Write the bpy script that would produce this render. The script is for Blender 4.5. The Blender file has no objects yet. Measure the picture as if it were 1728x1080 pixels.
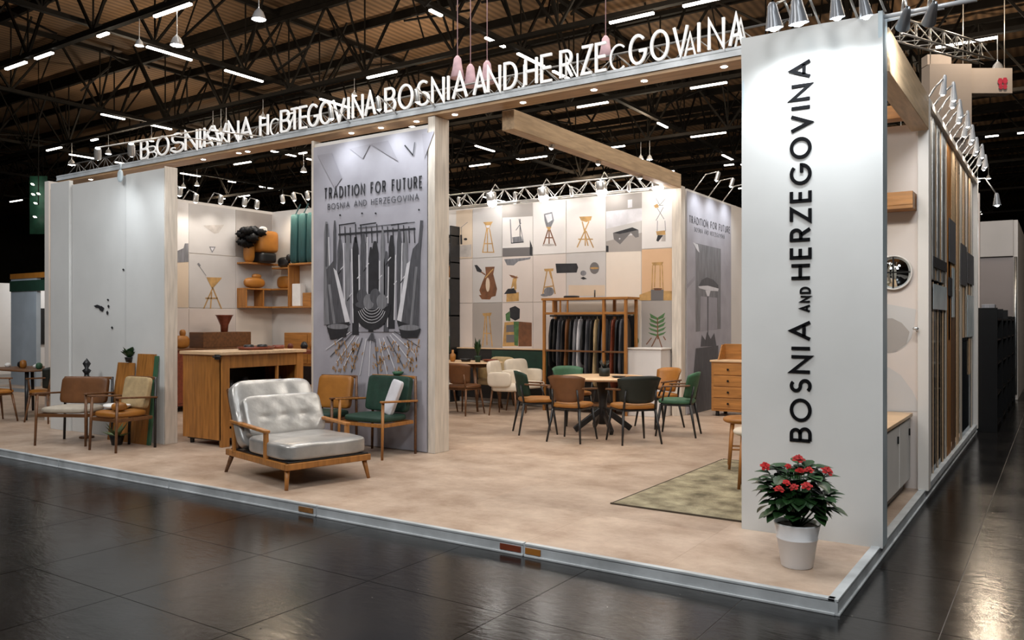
import bpy, bmesh, math, random
from mathutils import Vector, Matrix
random.seed(7)
R = math.radians
C = bpy.context.scene.collection
S = bpy.context.scene

# ------------------------------------------------------------------ camera
CAMH = 1.5                      # above the booth platform (z = 0)
F = 1379.0 / 1728 * 36
FW = Vector((-.5565, .8309)); RT = Vector((.8309, .5565)); HZ = 543.0; FP = 1379.0
cam_d = bpy.data.cameras.new('camera'); cam = bpy.data.objects.new('camera', cam_d); C.objects.link(cam)
cam_d.sensor_width = 36; cam_d.lens = F; cam_d.clip_end = 400
cam_d.shift_y = (HZ - 540) / 1728
cam.location = (0, 0, CAMH); cam.rotation_euler = (R(90), 0, math.atan2(.5565, .8309))
S.camera = cam
# ------------------------------------------------------------------ world, exposure
w = bpy.data.worlds.new('hall_air'); S.world = w; w.use_nodes = True
w.node_tree.nodes['Background'].inputs[0].default_value = (.035, .03, .026, 1)
w.node_tree.nodes['Background'].inputs[1].default_value = .35
S.view_settings.view_transform = 'Standard'; S.view_settings.look = 'None'
S.view_settings.gamma = 1; S.view_settings.use_curve_mapping = False
S.view_settings.exposure = -0.2
K_SPOT = 1.0                     # scale of the booth spotlights
def area(loc, size, power, col=(1, .93, .85), tgt=None):
    l = bpy.data.lights.new('hall_fill_light', 'AREA'); l.size = size; l.energy = power; l.color = col  # unseen area fills, added to light the booth and its front faces
    o = bpy.data.objects.new('hall_fill_light', l); C.objects.link(o); o.location = loc
    d = (Vector(tgt) - Vector(loc)) if tgt else Vector((0, 0, -1))
    o.rotation_euler = d.to_track_quat('-Z', 'Y').to_euler()
    return o
area((-4.5, 4.0, 9.0), 2.0, 330, (1, .95, .9), (-4.8, 7.5, 0))
area((-8.5, 9.0, 9.2), 2.2, 260, (1, .90, .80), (-8, 9.5, 0))
area((-2.8, 9.6, 9.2), 1.6, 260, (1, .92, .82), (-3.6, 9.2, 0))
area((-6.5, -3.5, 8.5), 2.5, 560, (1, .98, .955), (-7.5, 6.5, 1.2))
area((1.5, -3.0, 7.5), 2.0, 330, (.95, .98, 1), (-1.4, 5.8, 1.3))
area((-15, 3, 9.5), 2.5, 300, (.95, .97, 1), (-11, 6.5, 0))
area((2.2, 1.5, 8.5), 1.6, 200, (.93, .97, 1), (-1.4, 5.8, 1.5))
area((2.5, 12, 9.0), 2.0, 260, (1, .95, .88), (-.5, 11, 1))

def roof_fill(x, y, p):
    l = bpy.data.lights.new('roof_fill_light', 'POINT'); l.energy = p; l.color = (1, .80, .58); l.shadow_soft_size = .25  # unseen point lights added to brighten the roof boards
    o = bpy.data.objects.new('roof_fill_light', l); C.objects.link(o); o.location = (x, y, 9.2); return o
for x_, y_ in ((-9, 16), (-18, 15), (-27, 16), (-1, 22), (-10, 23), (-20, 24), (-36, 22), (-30, 30), (-14, 31), (-2, 32), (-45, 33), (-22, 40), (-6, 42), (3, 16), (-38, 44), (-10, 54), (-28, 55)):
    roof_fill(x_, y_, 430)
# ------------------------------------------------------------------ pixel -> world (authoring measure only)
def ray(px): t = (px - 864) / FP; return Vector((FW.x + t * RT.x, FW.y + t * RT.y))
def PZ(px, py, z=0):
    d = FP * (CAMH - z) / (py - HZ); v = ray(px) * d; return Vector((v.x, v.y, z))
def PY(px, py, Y):
    v = ray(px); d = Y / v.y; return Vector((v.x * d, Y, CAMH + (HZ - py) / FP * d))
def PX(px, py, X):
    v = ray(px); d = X / v.x; return Vector((X, v.y * d, CAMH + (HZ - py) / FP * d))
def PD(px, py, d):
    v = ray(px) * d; return Vector((v.x, v.y, CAMH + (HZ - py) / FP * d))

# ------------------------------------------------------------------ materials
def mat(name, col, rough=.6, metal=0, var=.0, scale=5, stretch=(1, 1, 1), bump=0, bscale=None, emit=0, coat=0, rnd=0, spec=.5, alpha=1, col2=None, detail=6):
    m = bpy.data.materials.new(name); m.use_nodes = True; nt = m.node_tree; N = nt.nodes; L = nt.links
    b = N['Principled BSDF']; b.inputs['Base Color'].default_value = (*col, 1)
    b.inputs['Roughness'].default_value = rough; b.inputs['Metallic'].default_value = metal
    b.inputs['Specular IOR Level'].default_value = spec; b.inputs['Coat Weight'].default_value = coat
    b.inputs['Alpha'].default_value = alpha
    if emit:
        b.inputs['Emission Color'].default_value = (*col, 1); b.inputs['Emission Strength'].default_value = emit
    if var or bump or col2:
        tc = N.new('ShaderNodeTexCoord'); mp = N.new('ShaderNodeMapping'); mp.inputs['Scale'].default_value = stretch
        L.new(tc.outputs['Object'], mp.inputs[0])
        n = N.new('ShaderNodeTexNoise'); n.inputs['Scale'].default_value = scale; n.inputs['Detail'].default_value = detail
        L.new(mp.outputs[0], n.inputs['Vector'])
        if var or col2:
            cr = N.new('ShaderNodeValToRGB'); cr.color_ramp.elements[0].position = .3; cr.color_ramp.elements[1].position = .7
            lo = tuple(c * (1 - var) for c in col); hi = col2 if col2 else tuple(min(1, c * (1 + var)) for c in col)
            cr.color_ramp.elements[0].color = (*lo, 1); cr.color_ramp.elements[1].color = (*hi, 1)
            L.new(n.outputs['Fac'], cr.inputs[0]); out = cr.outputs[0]
            if rnd:
                oi = N.new('ShaderNodeObjectInfo'); mr = N.new('ShaderNodeMapRange')
                mr.inputs['To Min'].default_value = 1 - rnd; mr.inputs['To Max'].default_value = 1 + rnd
                L.new(oi.outputs['Random'], mr.inputs['Value'])
                mx = N.new('ShaderNodeVectorMath'); mx.operation = 'SCALE'
                L.new(out, mx.inputs[0]); L.new(mr.outputs[0], mx.inputs['Scale']); out = mx.outputs[0]
            L.new(out, b.inputs['Base Color'])
        if bump:
            n2 = N.new('ShaderNodeTexNoise'); n2.inputs['Scale'].default_value = bscale or scale * 3; n2.inputs['Detail'].default_value = 5
            L.new(mp.outputs[0], n2.inputs['Vector'])
            bp = N.new('ShaderNodeBump'); bp.inputs['Strength'].default_value = bump; bp.inputs['Distance'].default_value = .02
            L.new(n2.outputs['Fac'], bp.inputs['Height']); L.new(bp.outputs[0], b.inputs['Normal'])
    return m
def wood(name, col, rough=.45, st=(1, 12, 12), var=.28):
    return mat(name, col, rough, var=var, scale=3, stretch=st, bump=.08)
def glass(name, tint, rough=.05, mixf=.55):
    m = bpy.data.materials.new(name); m.use_nodes = True; nt = m.node_tree; N = nt.nodes; L = nt.links; N.clear()
    o = N.new('ShaderNodeOutputMaterial'); t = N.new('ShaderNodeBsdfTransparent'); t.inputs[0].default_value = (*tint, 1)
    g = N.new('ShaderNodeBsdfGlossy'); g.inputs['Roughness'].default_value = rough; g.inputs[0].default_value = (.8, .85, .9, 1)
    mx = N.new('ShaderNodeMixShader'); lw = N.new('ShaderNodeLayerWeight'); lw.inputs[0].default_value = mixf
    L.new(lw.outputs['Fresnel'], mx.inputs[0]); L.new(t.outputs[0], mx.inputs[1]); L.new(g.outputs[0], mx.inputs[2]); L.new(mx.outputs[0], o.inputs[0])
    return m
M = {}
M['white'] = mat('white_fabric_panel', (.60, .605, .595), .55, var=.06, scale=1.3, bump=.06, bscale=3)
M['whitewall'] = mat('white_wall_paint', (.66, .625, .59), .6, var=.05, scale=1.5)
M['postwood'] = wood('pale_timber', (.60, .535, .46), .5, (10, 10, 1), .15)
M['beamwood'] = wood('beam_timber', (.42, .27, .15), .5, (1, 10, 10), .2)
M['beamwoodY'] = wood('beam_timber_long', (.46, .32, .19), .5, (10, 1, 10), .2)
M['alu'] = mat('brushed_aluminium', (.55, .57, .58), .32, .9, var=.15, scale=2, stretch=(1, 1, 8), bump=.05)
M['alutrim'] = mat('worn_aluminium_edge', (.50, .53, .55), .42, .15, var=.22, scale=4, bump=.08, bscale=30)
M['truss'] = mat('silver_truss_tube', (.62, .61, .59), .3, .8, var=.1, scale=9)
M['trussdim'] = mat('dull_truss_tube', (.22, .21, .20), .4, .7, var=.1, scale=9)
M['steel'] = mat('dark_roof_steel', (.009, .0075, .006), .7, 0, var=.3, scale=2, spec=.15)
M['oak'] = wood('golden_oak', (.33, .135, .03), .42, (9, 9, 1.0), .30)
M['oakx'] = wood('golden_oak_long', (.36, .155, .038), .42, (1, 9, 9), .28)
M['oakl'] = wood('light_oak_top', (.62, .42, .25), .4, (1, 9, 9), .15)
M['walnut'] = wood('walnut', (.13, .055, .02), .4, (1, 8, 8), .3)
M['reddish'] = wood('red_brown_wood', (.16, .035, .015), .4, (1, 8, 8), .3)
M['black'] = mat('black_lacquer', (.012, .012, .013), .35, var=.2, scale=8)
M['letterblack'] = mat('black_letter_face', (.004, .004, .005), .8, var=.2, scale=20, spec=.1)
M['deepblack'] = mat('deep_black_board', (.004, .004, .0045), .5, var=.2, scale=5, spec=.2)
M['blackmetal'] = mat('black_metal', (.015, .015, .015), .4, .6, var=.2, scale=10)
M['ochre'] = mat('ochre_leather', (.32, .125, .018), .45, var=.15, scale=6, bump=.1)
M['brownleather'] = mat('brown_leather', (.13, .05, .015), .45, var=.2, scale=6, bump=.1)
M['green'] = mat('dark_green_upholstery', (.007, .034, .020), .65, var=.2, scale=8, bump=.1)
M['greenlight'] = mat('mid_green_upholstery', (.035, .11, .055), .6, var=.2, scale=8, bump=.1)
M['blackgreen'] = mat('black_green_shell', (.006, .011, .008), .5, var=.2, scale=8)
M['tan'] = mat('tan_fabric', (.40, .29, .15), .8, var=.15, scale=12, bump=.15)
M['linen'] = mat('linen_fabric', (.42, .37, .30), .85, var=.12, scale=12, bump=.15)
M['creamup'] = mat('cream_upholstery', (.62, .54, .44), .75, var=.08, scale=6)
M['silver'] = mat('silver_crinkled_leather', (.40, .39, .375), .32, .42, var=.2, scale=5, bump=.13, bscale=16)
M['whitecloth'] = mat('white_cloth', (.75, .74, .72), .8, var=.05, scale=9, bump=.1)
M['pot'] = mat('white_plastic', (.80, .82, .85), .35, var=.03, scale=3)
M['leaf'] = mat('dark_leaf', (.018, .060, .016), .38, var=.45, scale=9, rnd=.3)
M['leaf2'] = mat('agave_leaf', (.10, .14, .05), .5, var=.3, scale=9)
M['red'] = mat('red_petal', (.36, .003, .003), .8, var=.25, scale=20, rnd=.2)
M['soil'] = mat('soil', (.03, .02, .012), .9, var=.4, scale=30, bump=.4)
M['poster'] = mat('grey_poster_cloth', (.34, .33, .37), .6, var=.14, scale=2.2, bump=.10, bscale=2.5)
M['posterlow'] = mat('grey_poster_cloth_lower', (.25, .25, .28), .6, var=.3, scale=3.5, bump=.12, bscale=4)
M['postershade'] = mat('grey_poster_shade', (.29, .28, .315), .6, var=.1, scale=3)  # darker cloth grey of the painted shadow triangles and the printed fields
M['ink'] = mat('ink_black', (.018, .018, .022), .6, var=.3, scale=10)
M['ink2'] = mat('ink_dark_grey', (.07, .07, .08), .6, var=.35, scale=9, stretch=(6, 6, .6))
M['ink3'] = mat('ink_mid_grey', (.17, .17, .185), .6, var=.3, scale=6, stretch=(6, 6, .6))
M['inkpale'] = mat('ink_pale', (.58, .57, .60), .6, var=.1, scale=8)
M['inkochre'] = mat('ink_ochre', (.36, .20, .08), .6, var=.3, scale=20)
M['inkgreen'] = mat('ink_green', (.06, .14, .05), .6, var=.3, scale=12)
M['inktan'] = mat('ink_tan', (.42, .25, .09), .6, var=.25, scale=10)
M['inkbrown'] = mat('ink_brown', (.15, .06, .025), .6, var=.3, scale=10)
M['inkshadow'] = mat('ink_shadow', (.42, .385, .36), .6, var=.15, scale=8)
for n_, c_ in [('p_white', (.66, .63, .61)), ('p_grey', (.33, .30, .28)), ('p_lgrey', (.50, .48, .47)), ('p_beige', (.58, .47, .36)), ('p_warm', (.62, .40, .24)), ('p_pink', (.60, .53, .49)), ('p_cream', (.68, .60, .52)), ('p_dark', (.14, .13, .13))]:
    M[n_] = mat('print_' + n_[2:], c_, .5, var=.06, scale=1.5)
M['teal'] = mat('teal_textile', (.008, .055, .06), .7, var=.25, scale=6, stretch=(6, 6, 1))
M['mirror'] = mat('mirror_glass', (.55, .6, .62), .04, 1, var=.1, scale=2)
M['dglass'] = glass('smoked_glass', (.32, .38, .42), .05, .5)
M['cglass'] = glass('clear_glass', (.85, .9, .92), .05, .25)
M['frost'] = mat('frosted_panel', (.50, .58, .62), .25, var=.15, scale=3)
M['lampgrey'] = mat('lamp_grey_shell', (.22, .23, .25), .3, .3, var=.05, scale=9)
M['lampwhite'] = mat('lamp_white_shell', (.7, .72, .75), .3, .2, var=.05, scale=9)
M['bulb'] = mat('bulb_glow', (1, .97, .92), .3, emit=22)
M['bulbhot'] = mat('bulb_glow_hot', (1, .97, .92), .3, emit=38)
M['bulbcool'] = mat('bulb_glow_cool', (.85, .95, 1), .3, emit=22)
M['strip'] = mat('strip_glow', (1, .93, .84), .3, emit=9)
M['letterwhite'] = mat('lit_white_letter', (.86, .86, .85), .4, emit=.22)
M['rug'] = mat('rug_wool', (.20, .165, .10), .95, var=.35, scale=5.0, bump=1.0, bscale=60, col2=(.50, .44, .29), detail=10)
M['rugedge'] = mat('rug_binding', (.05, .035, .02), .9, var=.3, scale=9)
M['pinkcloth'] = mat('pink_cloth', (.55, .38, .42), .8, var=.2, scale=8)
M['mauve'] = mat('mauve_wall', (.30, .27, .27), .7, var=.05, scale=1)
M['beigeblock'] = mat('beige_hanging_fabric', (.34, .30, .28), .75, var=.08, scale=.8)
M['redprint'] = mat('red_print', (.35, .02, .05), .6, var=.2, scale=9)
M['greenlit'] = mat('green_banner', (.01, .06, .035), .6, var=.3, scale=4)
M['bluegrey'] = mat('blue_grey_panel', (.35, .40, .45), .5, var=.1, scale=2)
M['tape'] = mat('brown_tape', (.22, .10, .03), .5, var=.3, scale=20)

def floor_hall_mat():
    m = bpy.data.materials.new('polished_dark_floor'); m.use_nodes = True; nt = m.node_tree; N = nt.nodes; L = nt.links
    b = N['Principled BSDF']; tc = N.new('ShaderNodeTexCoord'); geo = N.new('ShaderNodeNewGeometry')
    def noise(sc, det=6, st=None, rough=.55):
        n = N.new('ShaderNodeTexNoise'); n.inputs['Scale'].default_value = sc; n.inputs['Detail'].default_value = det; n.inputs['Roughness'].default_value = rough
        if st:
            mp = N.new('ShaderNodeMapping'); mp.inputs['Scale'].default_value = st; mp.inputs['Rotation'].default_value = (0, 0, .5); L.new(geo.outputs['Position'], mp.inputs[0]); L.new(mp.outputs[0], n.inputs['Vector'])
        else: L.new(geo.outputs['Position'], n.inputs['Vector'])
        return n
    n = noise(1.4, 9, None, .7); cr = N.new('ShaderNodeValToRGB')
    cr.color_ramp.elements[0].position = .32; cr.color_ramp.elements[0].color = (.002, .002, .0024, 1)
    cr.color_ramp.elements[1].position = .75; cr.color_ramp.elements[1].color = (.013, .011, .010, 1)
    L.new(n.outputs['Fac'], cr.inputs[0])
    # fine pale scratches and specks
    s = noise(9, 10, (1, 5, 1), .75); c2 = N.new('ShaderNodeValToRGB'); c2.color_ramp.elements[0].position = .66; c2.color_ramp.elements[1].position = .80
    c2.color_ramp.elements[0].color = (0, 0, 0, 1); c2.color_ramp.elements[1].color = (.16, .135, .12, 1); L.new(s.outputs['Fac'], c2.inputs[0])
    v = N.new('ShaderNodeTexVoronoi'); v.inputs['Scale'].default_value = 9; L.new(geo.outputs['Position'], v.inputs['Vector'])
    c3 = N.new('ShaderNodeValToRGB'); c3.color_ramp.elements[0].position = .03; c3.color_ramp.elements[1].position = .06
    c3.color_ramp.elements[0].color = (.22, .2, .18, 1); c3.color_ramp.elements[1].color = (0, 0, 0, 1); L.new(v.outputs['Distance'], c3.inputs[0])
    a1 = N.new('ShaderNodeMix'); a1.data_type = 'RGBA'; a1.blend_type = 'ADD'; a1.inputs[0].default_value = 1
    L.new(cr.outputs[0], a1.inputs[6]); L.new(c2.outputs[0], a1.inputs[7])
    a2 = N.new('ShaderNodeMix'); a2.data_type = 'RGBA'; a2.blend_type = 'ADD'; a2.inputs[0].default_value = .5
    L.new(a1.outputs[2], a2.inputs[6]); L.new(c3.outputs[0], a2.inputs[7]); L.new(a2.outputs[2], b.inputs['Base Color'])
    rr = N.new('ShaderNodeMapRange'); rr.inputs['To Min'].default_value = .07; rr.inputs['To Max'].default_value = .28
    n4 = noise(2.2, 6); L.new(n4.outputs['Fac'], rr.inputs['Value']); L.new(rr.outputs[0], b.inputs['Roughness'])
    bp = N.new('ShaderNodeBump'); bp.inputs['Strength'].default_value = .22; bp.inputs['Distance'].default_value = .008
    n5 = noise(7, 7, (1, 2.2, 1), .6); L.new(n5.outputs['Fac'], bp.inputs['Height']); L.new(bp.outputs[0], b.inputs['Normal'])
    b.inputs['Specular IOR Level'].default_value = .5
    return m
M['hallfloor'] = floor_hall_mat()
M['joint'] = mat('floor_joint_glint', (.16, .14, .125), .8, var=.4, scale=3)  # reflection along the slab joints, painted as a pale colour
def booth_floor_mat():
    m = bpy.data.materials.new('beige_vinyl'); m.use_nodes = True; nt = m.node_tree; N = nt.nodes; L = nt.links
    b = N['Principled BSDF']; geo = N.new('ShaderNodeNewGeometry')
    n = N.new('ShaderNodeTexNoise'); n.inputs['Scale'].default_value = 2.0; n.inputs['Detail'].default_value = 10; n.inputs['Roughness'].default_value = .7
    mp = N.new('ShaderNodeMapping'); mp.inputs['Scale'].default_value = (1.0, 1.15, 1); L.new(geo.outputs['Position'], mp.inputs[0]); L.new(mp.outputs[0], n.inputs['Vector'])
    cr = N.new('ShaderNodeValToRGB'); e = cr.color_ramp.elements
    e[0].position = .3; e[0].color = (.28, .185, .125, 1); e[1].position = .66; e[1].color = (.54, .42, .325, 1)
    L.new(n.outputs['Fac'], cr.inputs[0])
    oi = N.new('ShaderNodeObjectInfo'); mr = N.new('ShaderNodeMapRange'); mr.inputs['To Min'].default_value = .92; mr.inputs['To Max'].default_value = 1.06
    L.new(oi.outputs['Random'], mr.inputs['Value']); mx = N.new('ShaderNodeVectorMath'); mx.operation = 'SCALE'
    L.new(cr.outputs[0], mx.inputs[0]); L.new(mr.outputs[0], mx.inputs['Scale']); L.new(mx.outputs[0], b.inputs['Base Color'])
    b.inputs['Roughness'].default_value = .42
    bp = N.new('ShaderNodeBump'); bp.inputs['Strength'].default_value = .12; bp.inputs['Distance'].default_value = .01
    n2 = N.new('ShaderNodeTexNoise'); n2.inputs['Scale'].default_value = 14; L.new(geo.outputs['Position'], n2.inputs['Vector']); L.new(n2.outputs['Fac'], bp.inputs['Height']); L.new(bp.outputs[0], b.inputs['Normal'])
    return m
M['vinyl'] = booth_floor_mat()
def roof_mat():
    m = bpy.data.materials.new('brown_roof_boards'); m.use_nodes = True; nt = m.node_tree; N = nt.nodes; L = nt.links
    b = N['Principled BSDF']; geo = N.new('ShaderNodeNewGeometry')
    wv = N.new('ShaderNodeTexWave'); wv.inputs['Scale'].default_value = 1.1; wv.bands_direction = 'X'; wv.inputs['Distortion'].default_value = .3
    L.new(geo.outputs['Position'], wv.inputs['Vector'])
    n = N.new('ShaderNodeTexNoise'); n.inputs['Scale'].default_value = .16; n.inputs['Detail'].default_value = 6; L.new(geo.outputs['Position'], n.inputs['Vector'])
    cr = N.new('ShaderNodeValToRGB'); e = cr.color_ramp.elements; e[0].position = .35; e[0].color = (.10, .058, .028, 1); e[1].position = .68; e[1].color = (.34, .20, .105, 1)
    L.new(n.outputs['Fac'], cr.inputs[0])
    mr = N.new('ShaderNodeMapRange'); mr.inputs['To Min'].default_value = .55; mr.inputs['To Max'].default_value = 1.1; L.new(wv.outputs['Fac'], mr.inputs['Value'])
    mx = N.new('ShaderNodeVectorMath'); mx.operation = 'SCALE'; L.new(cr.outputs[0], mx.inputs[0]); L.new(mr.outputs[0], mx.inputs['Scale']); L.new(mx.outputs[0], b.inputs['Base Color'])
    b.inputs['Roughness'].default_value = .8
    return m
M['roof'] = roof_mat()

# ------------------------------------------------------------------ mesh builder
class B:
    def __init__(s): s.bm = bmesh.new(); s.mi = 0
    def _new(s, verts, faces, smooth=False):
        vs = [s.bm.verts.new(v) for v in verts]
        for f in faces:
            try:
                fc = s.bm.faces.new([vs[i] for i in f]); fc.material_index = s.mi; fc.smooth = smooth
            except ValueError: pass
        return vs
    def box(s, c, d, rz=0, bev=0, mtx=None):
        t = bmesh.new(); bmesh.ops.create_cube(t, size=1)
        bmesh.ops.scale(t, vec=d, verts=t.verts)
        if bev: bmesh.ops.bevel(t, geom=t.edges[:], offset=min(bev, min(d) * .45), segments=2, affect='EDGES', profile=.5)
        m = mtx if mtx else Matrix.Translation(c) @ Matrix.Rotation(rz, 4, 'Z')
        bmesh.ops.transform(t, matrix=m, verts=t.verts)
        t.verts.index_update(); s._new([v.co.copy() for v in t.verts], [[v.index for v in f.verts] for f in t.faces]); t.free(); return s
    def bb(s, x0, x1, y0, y1, z0, z1, bev=0): return s.box(((x0 + x1) / 2, (y0 + y1) / 2, (z0 + z1) / 2), (abs(x1 - x0), abs(y1 - y0), abs(z1 - z0)), bev=bev)
    def bar(s, p, q, wd, th, bev=0, up=(0, 0, 1)):
        p = Vector(p); q = Vector(q); z = (q - p); L_ = z.length; z.normalize(); u = Vector(up)
        if abs(z.dot(u)) > .95: u = Vector((0, 1, 0))
        x = u.cross(z).normalized(); y = z.cross(x)
        m = Matrix((x, y, z)).transposed().to_4x4(); m.translation = (p + q) / 2
        return s.box(None, (wd, th, L_), bev=bev, mtx=m)
    def tube(s, p, q, r1, r2=None, n=8, cap=True):
        r2 = r1 if r2 is None else r2; p = Vector(p); q = Vector(q); z = (q - p).normalized()
        u = Vector((0, 0, 1)) if abs(z.z) < .95 else Vector((1, 0, 0)); x = u.cross(z).normalized(); y = z.cross(x)
        vs = []
        for c, r in ((p, r1), (q, r2)):
            for i in range(n): a = 2 * math.pi * i / n; vs.append(c + x * math.cos(a) * r + y * math.sin(a) * r)
        fs = [[i, (i + 1) % n, n + (i + 1) % n, n + i] for i in range(n)]
        V = s._new(vs, fs, True)
        if cap:
            for lst in (V[:n][::-1], V[n:]):
                f = s.bm.faces.new(lst); f.material_index = s.mi
        return s
    def path(s, pts, r, n=6):
        for a, b in zip(pts[:-1], pts[1:]): s.tube(a, b, r, r, n)
        return s
    def lathe(s, prof, c=(0, 0, 0), n=20, cap=True):
        c = Vector(c); vs = []; k = len(prof)
        for r, z in prof:
            for i in range(n): a = 2 * math.pi * i / n; vs.append(c + Vector((math.cos(a) * r, math.sin(a) * r, z)))
        fs = [[j * n + i, j * n + (i + 1) % n, (j + 1) * n + (i + 1) % n, (j + 1) * n + i] for j in range(k - 1) for i in range(n)]
        V = s._new(vs, fs, True)
        if cap:
            for lst in (V[:n][::-1], V[-n:]):
                try: f = s.bm.faces.new(lst); f.material_index = s.mi
                except ValueError: pass
        return s
    def cushion(s, c, d, p=5, rot=None, cuts=8, fn=None):
        t = bmesh.new(); bmesh.ops.create_cube(t, size=2); bmesh.ops.subdivide_edges(t, edges=t.edges[:], cuts=cuts, use_grid_fill=True)
        m = Matrix.Translation(c) @ (rot.to_4x4() if rot else Matrix.Identity(4))
        for v in t.verts:
            q = v.co; k = (abs(q.x) ** p + abs(q.y) ** p + abs(q.z) ** p) ** (1 / p); q = q / k
            if fn: q = fn(q.copy())
            v.co = m @ Vector((q.x * d[0] / 2, q.y * d[1] / 2, q.z * d[2] / 2))
        t.verts.index_update(); s._new([v.co.copy() for v in t.verts], [[v.index for v in f.verts] for f in t.faces], True); t.free(); return s
    def poly(s, pts, thick=None):        # flat polygon of 3-D points, optional thickness vector
        n = len(pts)
        if thick is None: s._new(pts, [list(range(n))]); return s
        t = Vector(thick); a = [Vector(p) for p in pts]; b = [p + t for p in a]
        s._new(a + b, [list(range(n))[::-1], list(range(n, 2 * n))] + [[i, (i + 1) % n, n + (i + 1) % n, n + i] for i in range(n)]); return s
    def grid(s, fn, nu, nv, smooth=True):
        vs = [fn(i / nu, j / nv) for j in range(nv + 1) for i in range(nu + 1)]
        fs = [[j * (nu + 1) + i, j * (nu + 1) + i + 1, (j + 1) * (nu + 1) + i + 1, (j + 1) * (nu + 1) + i] for j in range(nv) for i in range(nu)]
        s._new(vs, fs, smooth); return s
def obj(name, b, mats, parent=None, loc=None, rz=None, label=None, kind=None, recalc=True):
    me = bpy.data.meshes.new(name)
    if recalc: bmesh.ops.recalc_face_normals(b.bm, faces=b.bm.faces)
    b.bm.to_mesh(me); b.bm.free()
    for m in (mats if isinstance(mats, (list, tuple)) else [mats]): me.materials.append(M[m] if isinstance(m, str) else m)
    o = bpy.data.objects.new(name, me); C.objects.link(o)
    if parent: o.parent = parent
    if loc is not None: o.location = loc
    if rz is not None: o.rotation_euler = (0, 0, rz)
    if label: o['label'] = label
    if kind: o['kind'] = kind
    return o
def tag(o, label, cat, group=None, kind=None):
    o['label'] = label; o['category'] = cat
    if group: o['group'] = group
    if kind: o['kind'] = kind
    return o
def thing(name, label, cat, loc=(0, 0, 0), rz=0, group=None):
    o = bpy.data.objects.new(name, None); C.objects.link(o); o.empty_display_size = .1
    o.location = loc; o.rotation_euler = (0, 0, rz); return tag(o, label, cat, group)
def dup(root, loc, rz, label=None, group=None):
    def cp(o, par):
        c = o.copy(); C.objects.link(c); c.parent = par
        for ch in list(o.children): cp(ch, c)
        return c
    r = cp(root, None); r.location = loc; r.rotation_euler = (0, 0, rz)
    if label: r['label'] = label
    if group: r['group'] = group
    return r
def struct(name, b, m, parent=None, **k):
    o = obj(name, b, m, parent, **k)
    if not parent: o['kind'] = 'structure'
    return o

# ------------------------------------------------------------------ stroke lettering
def arc(cx, cy, rx, ry, a0, a1, n=12): return [(cx + rx * math.cos(R(a0 + (a1 - a0) * i / n)), cy + ry * math.sin(R(a0 + (a1 - a0) * i / n))) for i in range(n + 1)]
G = {
 'A': (.84, [[(0, 0), (.42, 1), (.84, 0)], [(.14, .32), (.70, .32)]]),
 'B': (.58, [[(0, 0), (0, 1), (.3, 1)] + arc(.3, .765, .22, .235, 90, -90)[1:] + [(0, .53)], [(.3, .53)] + arc(.32, .265, .26, .265, 90, -90)[1:] + [(0, 0)]]),
 'C': (.85, [arc(.5, .5, .5, .5, 48, 312, 20)]),
 'D': (.74, [[(0, 0), (0, 1), (.26, 1)] + arc(.26, .5, .48, .5, 90, -90, 14)[1:] + [(0, 0)]]),
 'E': (.52, [[(.52, 0), (0, 0), (0, 1), (.52, 1)], [(0, .52), (.47, .52)]]),
 'F': (.50, [[(0, 0), (0, 1), (.5, 1)], [(0, .52), (.45, .52)]]),
 'G': (.98, [arc(.5, .5, .5, .5, 45, 352, 22) + [(.995, .45), (.58, .45)]]),
 'H': (.68, [[(0, 0), (0, 1)], [(.68, 0), (.68, 1)], [(0, .52), (.68, .52)]]),
 'I': (.02, [[(.01, 0), (.01, 1)]]),
 'J': (.36, [[(.36, 1), (.36, .25)] + arc(.16, .22, .2, .22, 0, -150, 8)[1:]]),
 'K': (.62, [[(0, 0), (0, 1)], [(.58, 1), (.02, .45)], [(.2, .62), (.62, 0)]]),
 'N': (.74, [[(0, 0), (0, 1), (.74, 0), (.74, 1)]]),
 'O': (1.0, [arc(.5, .5, .5, .5, 90, 450, 28)]),
 'R': (.58, [[(0, 0), (0, 1), (.3, 1)] + arc(.3, .745, .24, .255, 90, -90)[1:] + [(0, .49)], [(.28, .49), (.58, 0)]]),
 'S': (.56, [arc(.28, .755, .235, .245, 38, 262, 12) + arc(.28, .26, .27, .26, 84, -145, 14)]),
 'T': (.62, [[(0, 1), (.62, 1)], [(.31, 1), (.31, 0)]]),
 'U': (.68, [[(0, 1), (0, .33)] + arc(.34, .33, .34, .33, 180, 360, 12)[1:] + [(.68, 1)]]),
 'V': (.80, [[(0, 1), (.4, 0), (.8, 1)]]),
 'Z': (.66, [[(0, 1), (.66, 1), (0, 0), (.66, 0)]]),
}
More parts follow.
